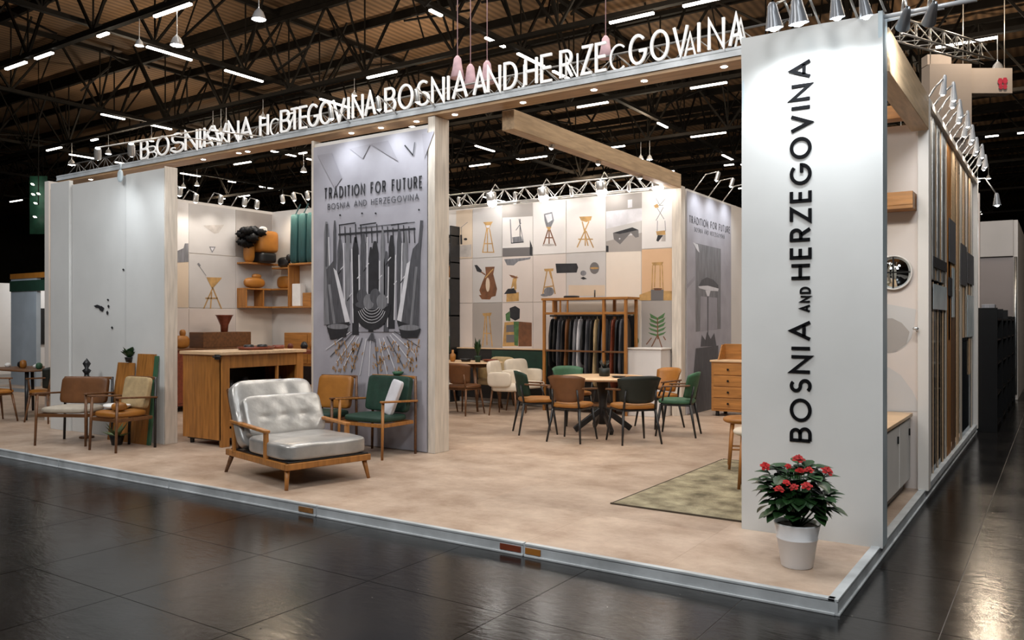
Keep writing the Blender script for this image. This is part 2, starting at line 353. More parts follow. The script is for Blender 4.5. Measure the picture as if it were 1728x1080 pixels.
def stroke(b, pts, w, to3, t):
    pts = [Vector(p) for p in pts]; closed = (pts[0] - pts[-1]).length < 1e-4
    if closed: pts = pts[:-1]
    n = len(pts); Lf = []; Rt = []
    for i in range(n):
        a = pts[i - 1] if (i > 0 or closed) else None; c = pts[(i + 1) % n] if (i < n - 1 or closed) else None
        d1 = (pts[i] - a).normalized() if a is not None else None; d2 = (c - pts[i]).normalized() if c is not None else None
        if d1 is None: d1 = d2
        if d2 is None: d2 = d1
        n1 = Vector((-d1.y, d1.x)); n2 = Vector((-d2.y, d2.x)); m = n1 + n2
        if m.length < 1e-3: m = n1
        m.normalize(); k = 1 / max(.38, m.dot(n1)); m = m * (w / 2 * k)
        Lf.append(pts[i] + m); Rt.append(pts[i] - m)
    vs = []
    for i in range(n): vs += [to3(Lf[i], 0), to3(Rt[i], 0), to3(Rt[i], t), to3(Lf[i], t)]
    fs = []
    for i in range(n if closed else n - 1):
        a = 4 * i; c = 4 * ((i + 1) % n)
        for k in range(4): fs.append([a + k, a + (k + 1) % 4, c + (k + 1) % 4, c + k])
    if not closed: fs += [[0, 1, 2, 3], [4 * n - 4, 4 * n - 1, 4 * n - 2, 4 * n - 3]]
    b._new(vs, fs)
def glyph(b, ch, o, u, v, nrm, wd, ht, sw, t):
    """letter ch with lower-left corner o, width direction u*wd, height direction v*ht"""
    W, st = G[ch]; o = Vector(o); u = Vector(u); v = Vector(v); nrm = Vector(nrm)
    ix = max(0, (wd - sw)) / max(W, .02) if ch != 'I' else 0; iy = (ht - sw)
    for s_ in st:
        pts = [((p[0] * ix + sw / 2 if ch != 'I' else wd / 2), p[1] * iy + sw / 2) for p in s_]
        # extend open ends of vertical strokes
        if len(pts) == 2 or ch in 'NHITKFREZAV':
            pass
        def to3(p, k): return o + u * p.x + v * p.y + nrm * k
        stroke(b, pts, sw, to3, t)
def textline(name, parent, txt, o, u, v, nrm, ht, sw, t, m, total=None, gap=.24, space=.5, per_letter=False, label=None):
    wds = []
    for ch in txt: wds.append(space * ht if ch == ' ' else (G[ch][0] * (ht - sw) + sw))
    tot = sum(wds) + gap * ht * (len(txt) - 1); k = (total / tot) if total else 1
    x = 0; b = B(); o = Vector(o); u = Vector(u)
    for ch, wd in zip(txt, wds):
        if ch != ' ':
            if per_letter: b = B()
            glyph(b, ch, o + u * x * k, u, v, nrm, wd * k if ch != 'I' else sw, ht, sw, t)
            if per_letter: obj('letter', b, m, parent)
        x += wd + gap * ht
    if not per_letter: return obj(name, b, m, parent, label=label)

# ================================================================== THE SETTING
HZf = -.08
b = B(); b.bb(-90, 60, -20, 140, HZf - .05, HZf - .004)
hall_floor = struct('floor', b, 'joint'); hall_floor['label'] = 'dark polished hall floor of large worn slabs'
b = B(); b.bb(-.4975, .4975, -.4975, .4975, -.004, .0, bev=0); tile0 = obj('tile', b, 'hallfloor', hall_floor, (0, 0, HZf))
first = True
for i in range(-15, 6):
    for j in range(0, 22):
        x = i + .0; y = j + .15
        if j > 4 and x < -1: continue
        if (y < 2 and x < -9): continue
        dpt = x * FW.x + y * FW.y; lt = x * RT.x + y * RT.y
        if dpt < 1.2 or abs(lt) / dpt > 1.25: continue
        o = tile0 if first else tile0.copy()
        if not first: C.objects.link(o)
        o.location = (x, y, HZf); first = False
b = B()   # slabs too far to tell apart
b.bb(6, 60, -20, 140, HZf - .004, HZf); b.bb(-.5, 6, 22, 140, HZf - .004, HZf); b.bb(-90, -15.5, -20, 140, HZf - .004, HZf); b.bb(-15.5, -.5, 19, 140, HZf - .004, HZf)
o = obj('distant_slabs', b, 'hallfloor', hall_floor); o['kind'] = 'stuff'

# platform
PX0, PX1, PY0, PY1 = -21.0, -.99, 4.62, 16.5
b = B(); b.bb(PX0, PX1 - .03, PY0 + .03, PY1, HZf, -.006)
plat = struct('platform_floor', b, 'alu'); plat['label'] = 'raised exhibition platform with beige vinyl tiles'
b = B(); b.bb(-.4995, .4995, -.4995, .4995, -.006, 0); t0 = obj('tile', b, 'vinyl', plat); first = True
yy = PY0 + .03 + .5
ny = int((PY1 - PY0) // 1); 
for j in range(ny):
    for i in range(20):
        x = PX1 - .03 - .5 - i; y = yy + j
        if x < PX0 + .4: continue
        if x - .5 < -14 and y > 9: continue
        o = t0 if first else t0.copy()
        if not first: C.objects.link(o)
        o.location = (x, y, 0); first = False
b = B(); b.bb(PX0, -14.0, 9.15, PY1, -.006, -.001); o = obj('distant_tiles', b, 'vinyl', plat)

# edge trims: aluminium profile with a lip, built in lengths
def trim(name, x0, y0, x1, y1, nseg, lab):
    b = B(); 
    ax = abs(x1 - x0) > abs(y1 - y0)
    if ax: b.bb(x0, x1, y0 + .003, y0 + .012, HZf + .002, -.004)
    else: b.bb(x0 - .012, x0 - .003, y0, y1, HZf + .002, -.004)
    r = struct(name, b, 'alutrim'); r['label'] = lab
    for k in range(nseg):
        a0 = k / nseg; a1 = (k + 1) / nseg - .0006
        b = B()
        if ax:
            xa = x0 + (x1 - x0) * a0; xb = x0 + (x1 - x0) * a1
            b.bb(xa, xb, y0 - .006, y0 + .034, -.006, .010, bev=.003); b.bb(xa, xb, y0 - .003, y0 + .003, HZf + .012, -.010); b.bb(xa, xb, y0 - .012, y0 + .02, HZf, HZf + .014, bev=.003)
        else:
            ya = y0 + (y1 - y0) * a0; yb = y0 + (y1 - y0) * a1
            b.bb(x0 - .05, x0 + .006, ya, yb, -.006, .010, bev=.003); b.bb(x0 - .003, x0 + .003, ya, yb, HZf + .012, -.010); b.bb(x0 - .02, x0 + .014, ya, yb, HZf, HZf + .014, bev=.003)
        obj('edge_profile', b, 'alutrim', r)
    return r
tr1 = trim('trim_1', PX0, PY0, PX1, PY0, 10, 'aluminium edge profile along the front of the platform')
tr2 = trim('trim_2', PX1, PY0 - .006, PX1, PY1, 6, 'aluminium edge profile along the aisle side of the platform')
for (px, py, L_, m_) in ((517, 857, .17, 'tape'), (862, 922, .17, 'reddish'), (900, 929, .12, 'ochre')):
    p = PY(px, py, PY0); b = B(); b.bb(p.x - L_ / 2, p.x + L_ / 2, PY0 - .009, PY0 - .002, -.058, -.018)
    obj('tape_patch', b, m_, tr1, label='brown tape patch on the aluminium edge')

# ------------------------------------------------------------------ booth walls
WZ = 3.64
def wall(name, x0, x1, y0, y1, z1, m='whitewall', lab=None):
    b = B(); b.bb(x0, x1, y0, y1, 0, z1); o = struct(name, b, m)
    if lab: o['label'] = lab
    return o
wall_back = wall('wall_back', -9.9, -5.1, 12.35, 12.47, WZ, lab='white back wall of the booth covered with square photo prints')
wall_left = wall('wall_left', -12.88, -12.76, 6.4, 10.77, WZ, lab='white left wall of the furniture bay')
wall_backleft = wall('wall_back_left', -12.76, -9.9, 10.65, 10.77, WZ, lab='white back wall of the left bay with shelves')
wall('wall_inner', -9.98, -9.9, 10.77, 12.47, WZ, lab='short return wall joining the two back walls')
wall_div = wall('wall_divider', -5.09, -4.97, 12.47, 16.2, WZ, lab='dividing wall carrying a grey lamp poster')
wall('wall_far', -4.97, -1.1, 15.6, 15.7, WZ, 'p_pink', lab='plain far wall behind the desk')
# wall behind the cabinet seen through the aisle opening
wall_side = wall('wall_side', -2.4, -1.05, 8.12, 8.2, 3.28, 'p_pink', lab='pale wall behind the low cabinet facing the aisle opening')

# left frontal panels (three sheets and a timber end post)
lp = struct('wall_front_left', B().bb(-11.9, -9.12, 5.99, 6.07, 0, 3.38), 'postwood'); lp['label'] = 'white front wall panels at the left end of the booth'
xs = [PY(px, 0, 5.93).x for px in (85, 117, 212, 277)]
for k, (xa, xb) in enumerate(zip(xs[:-1], xs[1:])):
    b = B(); off = (.0, .03, .0)[k]
    b.bb(xa + .006, xb - .006, 5.93 + off, 5.985, .0, 3.38 if k else 3.44, bev=.004); obj('wall_panel', b, 'white', lp)
b = B(); b.bb(xs[3], xs[3] + .02, 5.93, 6.10, 0, 3.40, bev=.004); obj('end_post', b, 'postwood', lp)

# middle partition with poster
MX0, MX1, MY = -7.88, -5.89, 7.22
mid = struct('wall_middle', B().bb(MX0 + .01, MX1 - .1, MY + .03, MY + .20, 0, 3.76), 'whitewall'); mid['label'] = 'free-standing partition carrying the large grey poster'
b = B(); b.bb(MX1 - .1, MX1, MY, MY + .26, 0, 3.84, bev=.005); obj('end_post', b, 'postwood', mid)
b = B(); b.bb(MX0 - .03, MX0 + .01, MY, MY + .22, 0, 3.8, bev=.005); obj('end_post', b, 'postwood', mid)

# tower, front right
tower = thing('sign_tower', 'tall white sign tower with black vertical country lettering at the platform corner', 'sign tower', (-1.44, 5.9, 0))
TX0, TX1, TY = -1.914, -.969, 5.85
ox, oy = -1.44, 5.9
def tbump(u, v):
    x = TX0 + (TX1 - TX0) * u - ox; z = 3.55 * v
    k = max(0, v - .8) / .2
    y = TY - oy - .006 * math.sin(u * 9 + v * 22) * k - .01 * k * math.sin(u * 4 - v * 30)
    return Vector((x, y, z))
b = B(); b.grid(tbump, 24, 60); obj('front_sheet', b, 'white', tower)
b = B(); b.bb(TX0 - ox, TX1 - .03 - ox, .0 - .035, .10, 0, 3.545); obj('core', b, 'white', tower)
b = B(); b.bb(TX1 - .03 - ox, TX1 - ox, TY - oy + .001, .12, 0, 3.56, bev=.004); obj('edge_profile', b, 'frost', tower)
b = B(); b.bb(TX0 - ox, TX0 + .02 - ox, TY - oy + .001, .12, 0, 3.56, bev=.004); obj('edge_profile', b, 'frost', tower)
xl = PY(1333, 0, TY).x - ox; xr = PY(1370, 0, TY).x - ox; cap = xr - xl
dz = lambda y: PY(1352, y, TY).z
yf = TY - oy - .002
def vword(txt, ya, yb, h, x_base, sw):
    z0 = dz(ya); z1 = dz(yb)
    textline('letter', tower, txt, (x_base, yf, z0), (0, 0, 1), (-1, 0, 0), (0, -1, 0), h, sw, .006, 'letterblack', total=z1 - z0, gap=.22, per_letter=True)
vword('BOSNIA', 746, 541, cap, xr, .023)
vword('AND', 527, 484, cap * .50, xr - cap * .04, .013)
vword('HERZEGOVINA', 472, 102, cap, xr, .023)

# posts & lintels on the aisle side
def post(name, x0, x1, y0, y1, z1, m, lab):
    o = struct(name, B().bb(x0, x1, y0, y1, 0, z1, bev=.004), m); o['label'] = lab; return o
post('trim_3', -1.05, -.96, 8.06, 8.20, 3.50, 'whitewall', 'white post at the aisle side beside the slatted screen')
b = B(); b.bb(-1.10, -.96, 6.03, 8.06, 3.20, 3.50, bev=.004); o = struct('trim_4', b, 'beamwoodY'); o['label'] = 'gold-lit timber lintel running back from the sign tower'
b = B(); b.bb(-2.35, -1.10, 7.9, 8.05, 3.30, 3.42, bev=.004); o = struct('trim_5', b, 'oakx'); o['label'] = 'inner timber beam above the low cabinet'
post('trim_6', -5.14, -4.98, 12.26, 12.42, 3.66, 'postwood', 'pale timber post at the end of the photo wall')
b = B(); b.bb(-5.14, -4.98, 7.475, 12.255, 3.62, 3.84, bev=.006); o = struct('trim_7', b, 'beamwoodY'); o['label'] = 'long timber beam running back across the booth'

# front beam
fb = thing('front_beam', 'long timber and aluminium beam carrying the white letters', 'beam', (-7.5, 7.33, 0))
b = B(); b.bb(-6.6, 5.80, -.12, .14, 3.845, 3.885, bev=.004); obj('soffit_board', b, 'beamwood', fb)
b = B(); b.bb(-6.6, 5.80, -.13, .13, 3.887, 3.96, bev=.004); obj('metal_channel', b, 'alutrim', fb)
b = B(); b.bb(-6.6, 5.80, -.134, -.131, 3.94, 3.965); b.bb(-6.6, 5.80, -.134, -.131, 3.882, 3.894); obj('lip', b, 'alutrim', fb)
b = B(); b.bb(5.66, 5.78, -.13, .13, 0, 3.845, bev=.004); obj('end_support', b, 'postwood', fb)
b = B(); b.bb(-6.6, -6.5, -.13, .13, 0, 3.845, bev=.004); obj('end_support', b, 'postwood', fb)
for px in (150, 340, 400, 415, 590, 640, 700, 765, 880, 1000, 1085, 1220):
    p = PY(px, 0, 7.3)
    b = B(); b.lathe([(.03, 3.842), (.034, 3.846)], (p.x + 7.5, 0, 0), 12); obj('downlight', b, 'bulb', fb)

# ------------------------------------------------------------------ lattice trusses of the booth
def lattice(name, lab, p0, p1, h, wdt, step, m='truss', r=.018, group=None):
    p0 = Vector(p0); p1 = Vector(p1); d = p1 - p0; L_ = d.length; d.normalize(); sd = Vector((-d.y, d.x, 0)).normalized() * wdt / 2
    t = thing(name, lab, 'truss', p0, 0, group); zero = Vector((0, 0, 0)); up = Vector((0, 0, h))
    for off in (sd, -sd): 
        b = B(); b.tube(zero + off, d * L_ + off, r, r, 8); obj('bottom_chord', b, m, t)
    b = B(); b.tube(up, d * L_ + up, r, r, 8); obj('top_chord', b, m, t)
    n = max(1, int(L_ / step))
    for k in range(n):
        for sgn in (1, -1):
            a = d * (L_ * k / n) + sd * sgn; c = d * (L_ * (k + .5) / n) + up; e = d * (L_ * (k + 1) / n) + sd * sgn
            b = B(); b.tube(a, c, r * .55, r * .55, 6); b.tube(c, e, r * .55, r * .55, 6); obj('web_bar', b, m, t)
        b = B(); b.tube(d * (L_ * k / n) + sd, d * (L_ * (k + .5) / n) - sd, r * .5, r * .5, 6); obj('web_bar', b, m, t)
    return t
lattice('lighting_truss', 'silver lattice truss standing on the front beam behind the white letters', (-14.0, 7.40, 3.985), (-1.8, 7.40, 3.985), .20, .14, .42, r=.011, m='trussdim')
lattice('lighting_truss', 'silver lattice truss along the top of the photo wall with bright lamps', (-9.9, 12.28, 3.66), (-5.15, 12.28, 3.66), .25, .16, .40, r=.016)
p = PD(1507, 60, 14); q = PD(1664, 104, 16.5)
lattice('hanging_truss', 'thin lattice truss hanging in the dark hall right of the tower', p, q, .35, .3, .5, r=.02)

# ------------------------------------------------------------------ white letters on the beam
sg = thing('letter_sign', 'row of white country-name letters standing on the long front beam', 'sign', (-7.5, 7.18, 3.965))
rowA = [('B',238,252),('O',265,286),('S',289,312),('N',313,334),('I',336,341),('K',345,361),('V',361,384),('N',386,404),('A',405,427),
 ('H',439,454),('B',474,491),('T',491,505),('E',506,520),('G',520,539),('O',540,561),('V',562,584),('I',586,592),('N',595,614),('A',616,635),
 ('B',650,669),('O',673,698),('S',704,726),('N',729,751),('I',755,760),('A',764,790),('A',799,822),('N',823,846),('D',851,874),('H',886,908),('E',913,934),('R',945,968),('Z',981,1001),('E',1005,1026),('G',1062,1092),('O',1098,1130),('V',1136,1163),('I',1177,1182),('N',1195,1224),('A',1230,1256)]
rowB = [('B',250,266,.7),('N',368,388,.8),('A',340,362,.8),('C',457,472,.8),('Z',484,500,.9),('J',875,887,.9),('N',955,977,.9),('C',1030,1056,.9),('A',1155,1176,.8),('S',288,300,.4),('A',1240,1262,.9)]
for ch, a, c in rowA:
    xa = PY(a, 0, 7.2).x; xb = PY(c, 0, 7.2).x; b = B()
    glyph(b, ch, (xa + 7.5, 0, 0), (1, 0, 0), (0, 0, 1), (0, 1, 0), max(xb - xa, .035), .295, .027, .022)
    obj('letter', b, 'letterwhite', sg)
for ch, a, c, k in rowB:
    xa = PY(a, 0, 7.27).x; xb = PY(c, 0, 7.27).x; b = B()
    glyph(b, ch, (xa + 7.5, .07, 0), (1, 0, 0), (0, 0, 1), (0, 1, 0), max(xb - xa, .03), .295 * k, .018, .014)
    obj('letter', b, 'letterwhite', sg)

# ------------------------------------------------------------------ lamps
def spot(loc, tgt, power, cat_lab, group, style='can', cool=False, size=.055, angle=75, arm=None, light=True, col=None, bulbm=None):
    t = thing('spotlight', cat_lab, 'lamp', loc, 0, group)
    d = (Vector(tgt) - Vector(loc)).normalized(); q = d.to_track_quat('-Z', 'Y').to_matrix().to_4x4()
    bmn = B()
    prof = [(size * .35, .17), (size * .6, .15), (size * .75, .10), (size * 1.15, .0)] if style == 'cone' else [(size * .8, .14), (size, .12), (size, 0)]
    bmn.lathe(prof, n=14, cap=False); bmesh.ops.transform(bmn.bm, matrix=q, verts=bmn.bm.verts); obj('shade', bmn, 'lampgrey' if (style == 'cone' and size > .03) else ('lampwhite' if style == 'cone' else 'truss'), t)
    bb_ = B(); bb_.lathe([(.001, .02), (size * .8, .0), (size * .95, -.04), (size * .7, -.10), (.001, -.13)] if bulbm else [(.001, .012), (size * .6, .03), (size * .9, .012), (size * .5, -.012), (.001, -.02)], n=12, cap=False); bmesh.ops.transform(bb_.bm, matrix=q, verts=bb_.bm.verts)
    obj('bulb', bb_, bulbm or ('bulbcool' if cool else 'bulb'), t)
    if arm is not None:
        a = B(); s0 = Vector(arm) - Vector(loc); e0 = -d * .15; mid_ = (s0 + e0) / 2 + Vector((0, 0, .12 if size > .03 else .02)); a.path([s0, mid_ * .9 + s0 * .1, mid_, e0], .009); obj('arm', a, 'truss', t)
    if light:
        l = bpy.data.lights.new('lamp_light', 'SPOT'); l.energy = power * K_SPOT; l.spot_size = R(angle); l.spot_blend = 1; l.shadow_soft_size = .05
        l.color = col or ((.9, .96, 1) if cool else (1, .92, .82))
        lo = bpy.data.objects.new('lamp_light', l); C.objects.link(lo); lo.parent = t; lo.location = d * .05; lo.rotation_euler = d.to_track_quat('-Z', 'Y').to_euler()
    return t
# tower lamps
tz = 3.55
for k, (px, py) in enumerate(((1307, 48), (1348, 40), (1413, 30), (1462, 28))):
    p = PY(px, py, 5.55)
    spot(p, (p.x + (.1 if k < 3 else .25), 5.86, 1.7), (30, 30, 20, 34)[k], ['first white clip lamp on the tower edge next to the beam letters', 'second white clip lamp on the tower, large shade', 'third clip lamp on the tower top, small and bright', 'fourth clip lamp at the tower top right corner'][k], 'clip lamps over the sign tower', 'cone', True, (.052, .058, .042, .036)[k], 150, arm=(p.x + .06, 5.86, 3.55))
b = B(); b.tube((-1.0, 5.9, 3.53), (-.43, 5.9, 3.53), .016); b.tube((-1.0, 5.98, 3.53), (-.62, 5.95, 3.53), .01); o = obj('lamp_rail', b, 'lampwhite'); tag(o, 'white tube rail sticking out from the tower top towards the aisle', 'rail')
for k, (px, py) in enumerate(((1523, 46), (1567, 38))):
    p = PY(px, py, 5.96); spot(p, (p.x - .6, 7.6, 2.6), 40, ['bright cool lamp hanging on the rail next to the tower', 'bright cool lamp hanging at the middle of the aisle rail'][k], 'lamps on the aisle rail', 'cone', True, .04, 100, arm=(p.x, 5.92, 3.53))
# photo wall lamps
for k, px in enumerate((830, 917, 1015, 1110)):
    p = PY(px, (338, 330, 320, 313)[k], 12.0)
    spot(p, (p.x, 12.38, 2.3), 8, ['bright lamp above the blond stool print, left end of the photo wall truss', 'bright lamp above the basket stool print on the photo wall truss', 'bright lamp above the dark bench print on the photo wall truss', 'bright lamp beside the timber post on the photo wall truss'][k], 'lamps of the photo wall', 'can', False, .095, 130, arm=(p.x, 12.25, 3.9), bulbm='bulbhot')
for k, px in enumerate((775, 870, 965, 1062)):
    p = PY(px, 346 - k * 8, 11.9); spot(p, (p.x, 12.38, 1.6), 6, 'small clamp lamp hanging from the photo wall truss, ' + ['first', 'second', 'third', 'fourth'][k] + ' from the left', 'small clamp lamps of the photo wall', 'can', False, .03, 120, arm=(p.x, 12.25, 3.7))
# left bay lamps
for k, (px, py, X_) in enumerate(((303, 330, -12.4), (330, 341, -12.4), (372, 343, -12.4), (412, 347, -12.4), (433, 351, -12.4))):
    p = PX(px, py, X_); spot(p, (-12.8, p.y + .1, 2.0), 18 if k in (1, 2) else 9, ['lamp nearest the front panel over the left bay wall', 'second lamp over the left bay wall', 'bright lamp over the triangle print', 'lamp at the left edge of the shelves', 'lamp above the ochre basket'][k], 'lamps of the left bay', 'can', False, .045, 120, arm=(-12.78, p.y, 3.63))
for k, (px, py) in enumerate(((478, 342), (497, 338), (520, 336))):
    p = PY(px, py, 10.3); spot(p, (p.x, 10.7, 2.2), 26, ['lamp beside the bay corner', 'lamp above the teal textiles', 'lamp half hidden by the grey poster'][k], 'lamps of the bay back wall', 'can', False, .04, 120, arm=(p.x, 10.67, 3.63), col=(1, .82, .6))
# front wall washers
for k, (px, py, tg) in enumerate(((165, 268, 165), (222, 262, 230))):
    p = PY(px, py, 5.35); q_ = PY(tg, 400, 5.95)
    spot(p, (q_.x, 5.95, 1.9), 34, ['star bright lamp over the left front panels', 'second lamp over the left front panels next to the first letters'][k], 'lamps over the left front panels', 'can', True, .04, 110, arm=(p.x, 7.2, 3.97))
for k, px in enumerate((560, 640, 705)):
    p = PY(px, 205, 6.9); p.z = 3.92
    spot(p, (p.x, 7.25, 2.0), 34, ['left', 'middle', 'right'][k] + ' small lamp under the letters washing the grey poster', 'lamps washing the grey poster', 'can', True, .03, 120, arm=(p.x, 7.2, 3.93))
# lamps over the divider poster
for k, yv in enumerate((12.8, 13.5, 14.2)):
    p = Vector((-4.6, yv, 3.78)); spot(p, (-5.0, yv, 2.4), 40, ['lamp at the front of the dividing wall', 'middle lamp over the dividing wall poster', 'rear lamp over the dividing wall poster'][k], 'lamps of the dividing wall', 'can', True, .035, 120, arm=(-5.0, yv, 3.63))
# lamps under the booth beam, put in for soft fill
for k, yv in enumerate((8.4, 9.6, 10.9)):
    p = Vector((-5.06, yv, 3.58)); spot(p, (-6.2 + k * .5, yv + .3, 0), 48, ['nearest', 'middle', 'farthest'][k] + ' fill lamp under the long timber beam', 'fill lamps under the long timber beam', 'can', False, .035, 140)
spot((-1.25, 6.5, 3.15), (-1.9, 7.6, 1.2), 42, 'warm lamp hidden inside the aisle lintel', 'aisle lintel lamps', 'can', False, .035, 140, col=(1, .85, .6))

# ------------------------------------------------------------------ hall roof
b = B(); b.bb(-90, 60, -20, 140, 12.6, 12.7); o = struct('ceiling', b, 'roof'); o['label'] = 'brown boarded hall roof high above the booth'
b = B(); b.bb(-90, 60, 139.5, 140, HZf, 12.6); o = struct('wall_hall_back', b, 'steel'); o['label'] = 'dark far wall of the hall'
b = B(); b.bb(-90, -89.5, -20, 140, HZf, 12.6); o = struct('wall_hall_left', b, 'steel'); o['label'] = 'dark left wall of the hall'
def roof_truss(x0, y0, x1, y1, z0, z1, n, nm='roof_truss', r=.078, lab=''):
    t = bpy.data.objects.new(nm, None); C.objects.link(t); t.location = (x0, y0, 0); t['kind'] = 'structure'; t['label'] = lab
    D = Vector((x1 - x0, y1 - y0, 0)); u = D.normalized()
    b = B(); b.bar((0, 0, z0), D + Vector((0, 0, z0)), r * 2.2, r * 1.6); obj('bottom_chord', b, 'steel', t)
    b = B(); b.bar((0, 0, z1), D + Vector((0, 0, z1)), r * 2, r * 2); obj('top_chord', b, 'steel', t)
    for k in range(n):
        a = D * (k / n); c = D * ((k + .5) / n); e = D * ((k + 1) / n)
        b = B(); b.bar(a + Vector((0, 0, z0)), c + Vector((0, 0, z1)), r * .9, r * .9); b.bar(c + Vector((0, 0, z1)), e + Vector((0, 0, z0)), r * .9, r * .9)
        b.bar(a + Vector((0, 0, z0)), a + Vector((0, 0, z1)), r * .5, r * .5)
        # splayed knee braces off the line of the truss
        s = Vector((-u.y, u.x, 0)) * random.choice((1, -1)) * random.uniform(.8, 1.6)
        b.bar(a + Vector((0, 0, z0 + .2)), a + s + Vector((0, 0, z1)), r * .7, r * .7); b.bar(c + Vector((0, 0, z1)), c - s * .8 + Vector((0, 0, z0 + 1)), r * .5, r * .5)
        obj('diagonal', b, 'steel', t)
YR = [12.5, 19.5, 26.5, 33.5, 40.5, 48, 58, 70]
XR = [-59, -50, -41, -32, -23, -14, -5, 4, 13]
for i, y in enumerate(YR): roof_truss(-70, y, 25, y, 9.6, 12.2, 26, lab='dark steel roof truss running across the hall')
for i, x in enumerate(XR): roof_truss(x, 8, x, 75, 10.0, 12.4, 20, lab='dark steel roof truss running away into the hall')
# purlins, thin, close under the boards
b = B()
for k in range(26): b.bb(-70, 25, 9 + k * 2.6, 9.12 + k * 2.6, 12.3, 12.6)
for k in range(420):
    x = random.uniform(-60, 20); y = random.uniform(9, 60); a = random.uniform(0, 3.1); L_ = random.uniform(.8, 3.2)
    b.bar((x, y, random.uniform(9.6, 12)), (x + L_ * math.cos(a), y + L_ * math.sin(a), random.uniform(9.6, 12.2)), .06, .06)
o = obj('roof_bracing', b, 'steel'); o['kind'] = 'stuff'; o['label'] = 'tangle of dark purlins and bracing under the hall roof'; o['category'] = 'bracing'
# strip lights hung under the chords
b = B(); b.bb(-.7, .7, -.045, .045, -.05, .0); b.mi = 1; b.bb(-.7, .7, -.06, .06, .0, .04)
sl0 = obj('strip_light', b, ['strip', 'steel']); tag(sl0, 'thin fluorescent strip light hanging under the dark hall roof', 'strip light', 'strip lights of the hall roof')
first = True; cnt = 0
def place_strip(x, y, z, rz, s=1):
    global first, cnt
    v = Vector((x, y)); dpt = v.dot(FW); lt = v.dot(RT)
    if dpt < 8 or abs(lt) / dpt > .66 or (z - CAMH) / dpt > .41: return
    o = sl0 if first else sl0.copy()
    if not first: C.objects.link(o)
    first = False; cnt += 1; o.location = (x, y, z); o.rotation_euler = (0, 0, rz); o.scale = (s, 1, 1); row.append(o)
RW = ['nearest', 'second', 'third', 'fourth', 'fifth', 'sixth', 'seventh', 'eighth', 'ninth']
ON = ['first', 'second', 'third', 'fourth', 'fifth', 'sixth', 'seventh', 'eighth', 'ninth', 'tenth', 'eleventh', 'twelfth', 'thirteenth', 'fourteenth', 'fifteenth', 'sixteenth', 'seventeenth', 'eighteenth', 'nineteenth', 'twentieth'] + ['later'] * 20
for iy, y in enumerate(YR[:7]):
    x = -68; row = []
    while x < 24:
        if random.random() < (.66 if y != 19.5 else .35): place_strip(x, y, 9.47, 0, random.choice((.35, .7, .9, 1.1)))
        x += random.choice((1.7, 2.2, 3.2, 4.4))
    for k, o in enumerate(row): o['label'] = 'strip light, %s from the left in the %s crosswise roof row' % (ON[k], RW[iy])
for ix, x in enumerate(XR):
    y = 9; row = []
    while y < 74:
        if random.random() < .5: place_strip(x, y, 9.87, R(90), random.choice((.35, .7, .9, 1.1)))
        y += random.choice((2.0, 2.8, 4.2))
    for k, o in enumerate(row): o['label'] = 'strip light, %s from the front in the %s receding roof row from the left' % (ON[k], ['first'] [0] if ix == 0 else RW[ix])
# small bright hall lamps
b = B(); b.lathe([(.02, .25), (.10, .16), (.16, 0)], n=10, cap=False); b.tube((0, 0, .22), (0, 0, .95), .012, .012, 5); b.mi = 1; b.lathe([(.001, -.04), (.12, 0), (.001, .03)], n=10, cap=False)
pl0 = obj('hall_lamp', b, ['lampwhite', 'bulb']); tag(pl0, 'small bell lamp glowing among the dark roof trusses', 'lamp', 'bell lamps of the hall roof')
first = True; bells = []
for k in range(75):
    x = random.uniform(-60, 12); y = random.choice(YR[:6]); v = Vector((x, y)); dpt = v.dot(FW); lt = v.dot(RT)
    if dpt < 14 or abs(lt) / dpt > .63: continue
    o = pl0 if first else pl0.copy()
    if not first: C.objects.link(o)
    first = False; s = random.uniform(.6, 1.2); o.location = (x, y, 9.53 - .95 * s); o.scale = (s, s, s); bells.append(o)
for iy, y in enumerate(YR[:6]):
    for k, o in enumerate(sorted([q for q in bells if abs(q.location.y - y) < .1], key=lambda q: q.location.x)): o['label'] = 'small bell lamp, %s from the left under the %s crosswise roof truss' % (ON[k], RW[iy])
print('strips', cnt)

# ================================================================== POSTER (middle)
def ppoly(b, pts, Y, off, mi=0):
    b.mi = mi; b._new([PY(x, y, Y) + Vector((0, -off, 0)) for x, y in pts], [list(range(len(pts)))])
def pline(b, x0, y0, x1, y1, w, Y, off, mi=0):
    d = Vector((x1 - x0, y1 - y0)); n = Vector((-d.y, d.x)).normalized() * w / 2
    ppoly(b, [(x0 + n.x, y0 + n.y), (x1 + n.x, y1 + n.y), (x1 - n.x, y1 - n.y), (x0 - n.x, y0 - n.y)], Y, off, mi)
def pell(b, cx, cy, rx, ry, Y, off, mi=0, a0=0, a1=360, n=18):
    ppoly(b, [(cx + rx * math.cos(R(a0 + (a1 - a0) * i / n)), cy + ry * math.sin(R(a0 + (a1 - a0) * i / n))) for i in range(n if a1 - a0 == 360 else n + 1)], Y, off, mi)
ps = thing('grey_poster', 'large grey cloth poster headed TRADITION FOR FUTURE on the middle partition', 'poster', (0, 0, 0))
def pcl(u, v):
    x = MX0 + .012 + (MX1 - .11 - MX0 - .012) * u; z = .01 + 3.70 * v
    return Vector((x, MY - .002 - .008 * (math.sin(u * 7 + v * 5) ** 2) * max(0, .5 - v) * 2, z))
b = B(); b.grid(pcl, 20, 40); b_ = obj('cloth', b, 'poster', ps)
YP = MY - .0115
b = B()
# shadow triangles at the head of the sheet, painted into the print
for pts in ([(536, 262), (560, 258), (577, 300), (565, 318)], [(590, 251), (625, 243), (612, 268)], [(625, 243), (655, 237), (672, 272), (655, 262)], [(712, 226), (733, 221), (716, 268)]):
    ppoly(b, pts, YP, .000, 0)
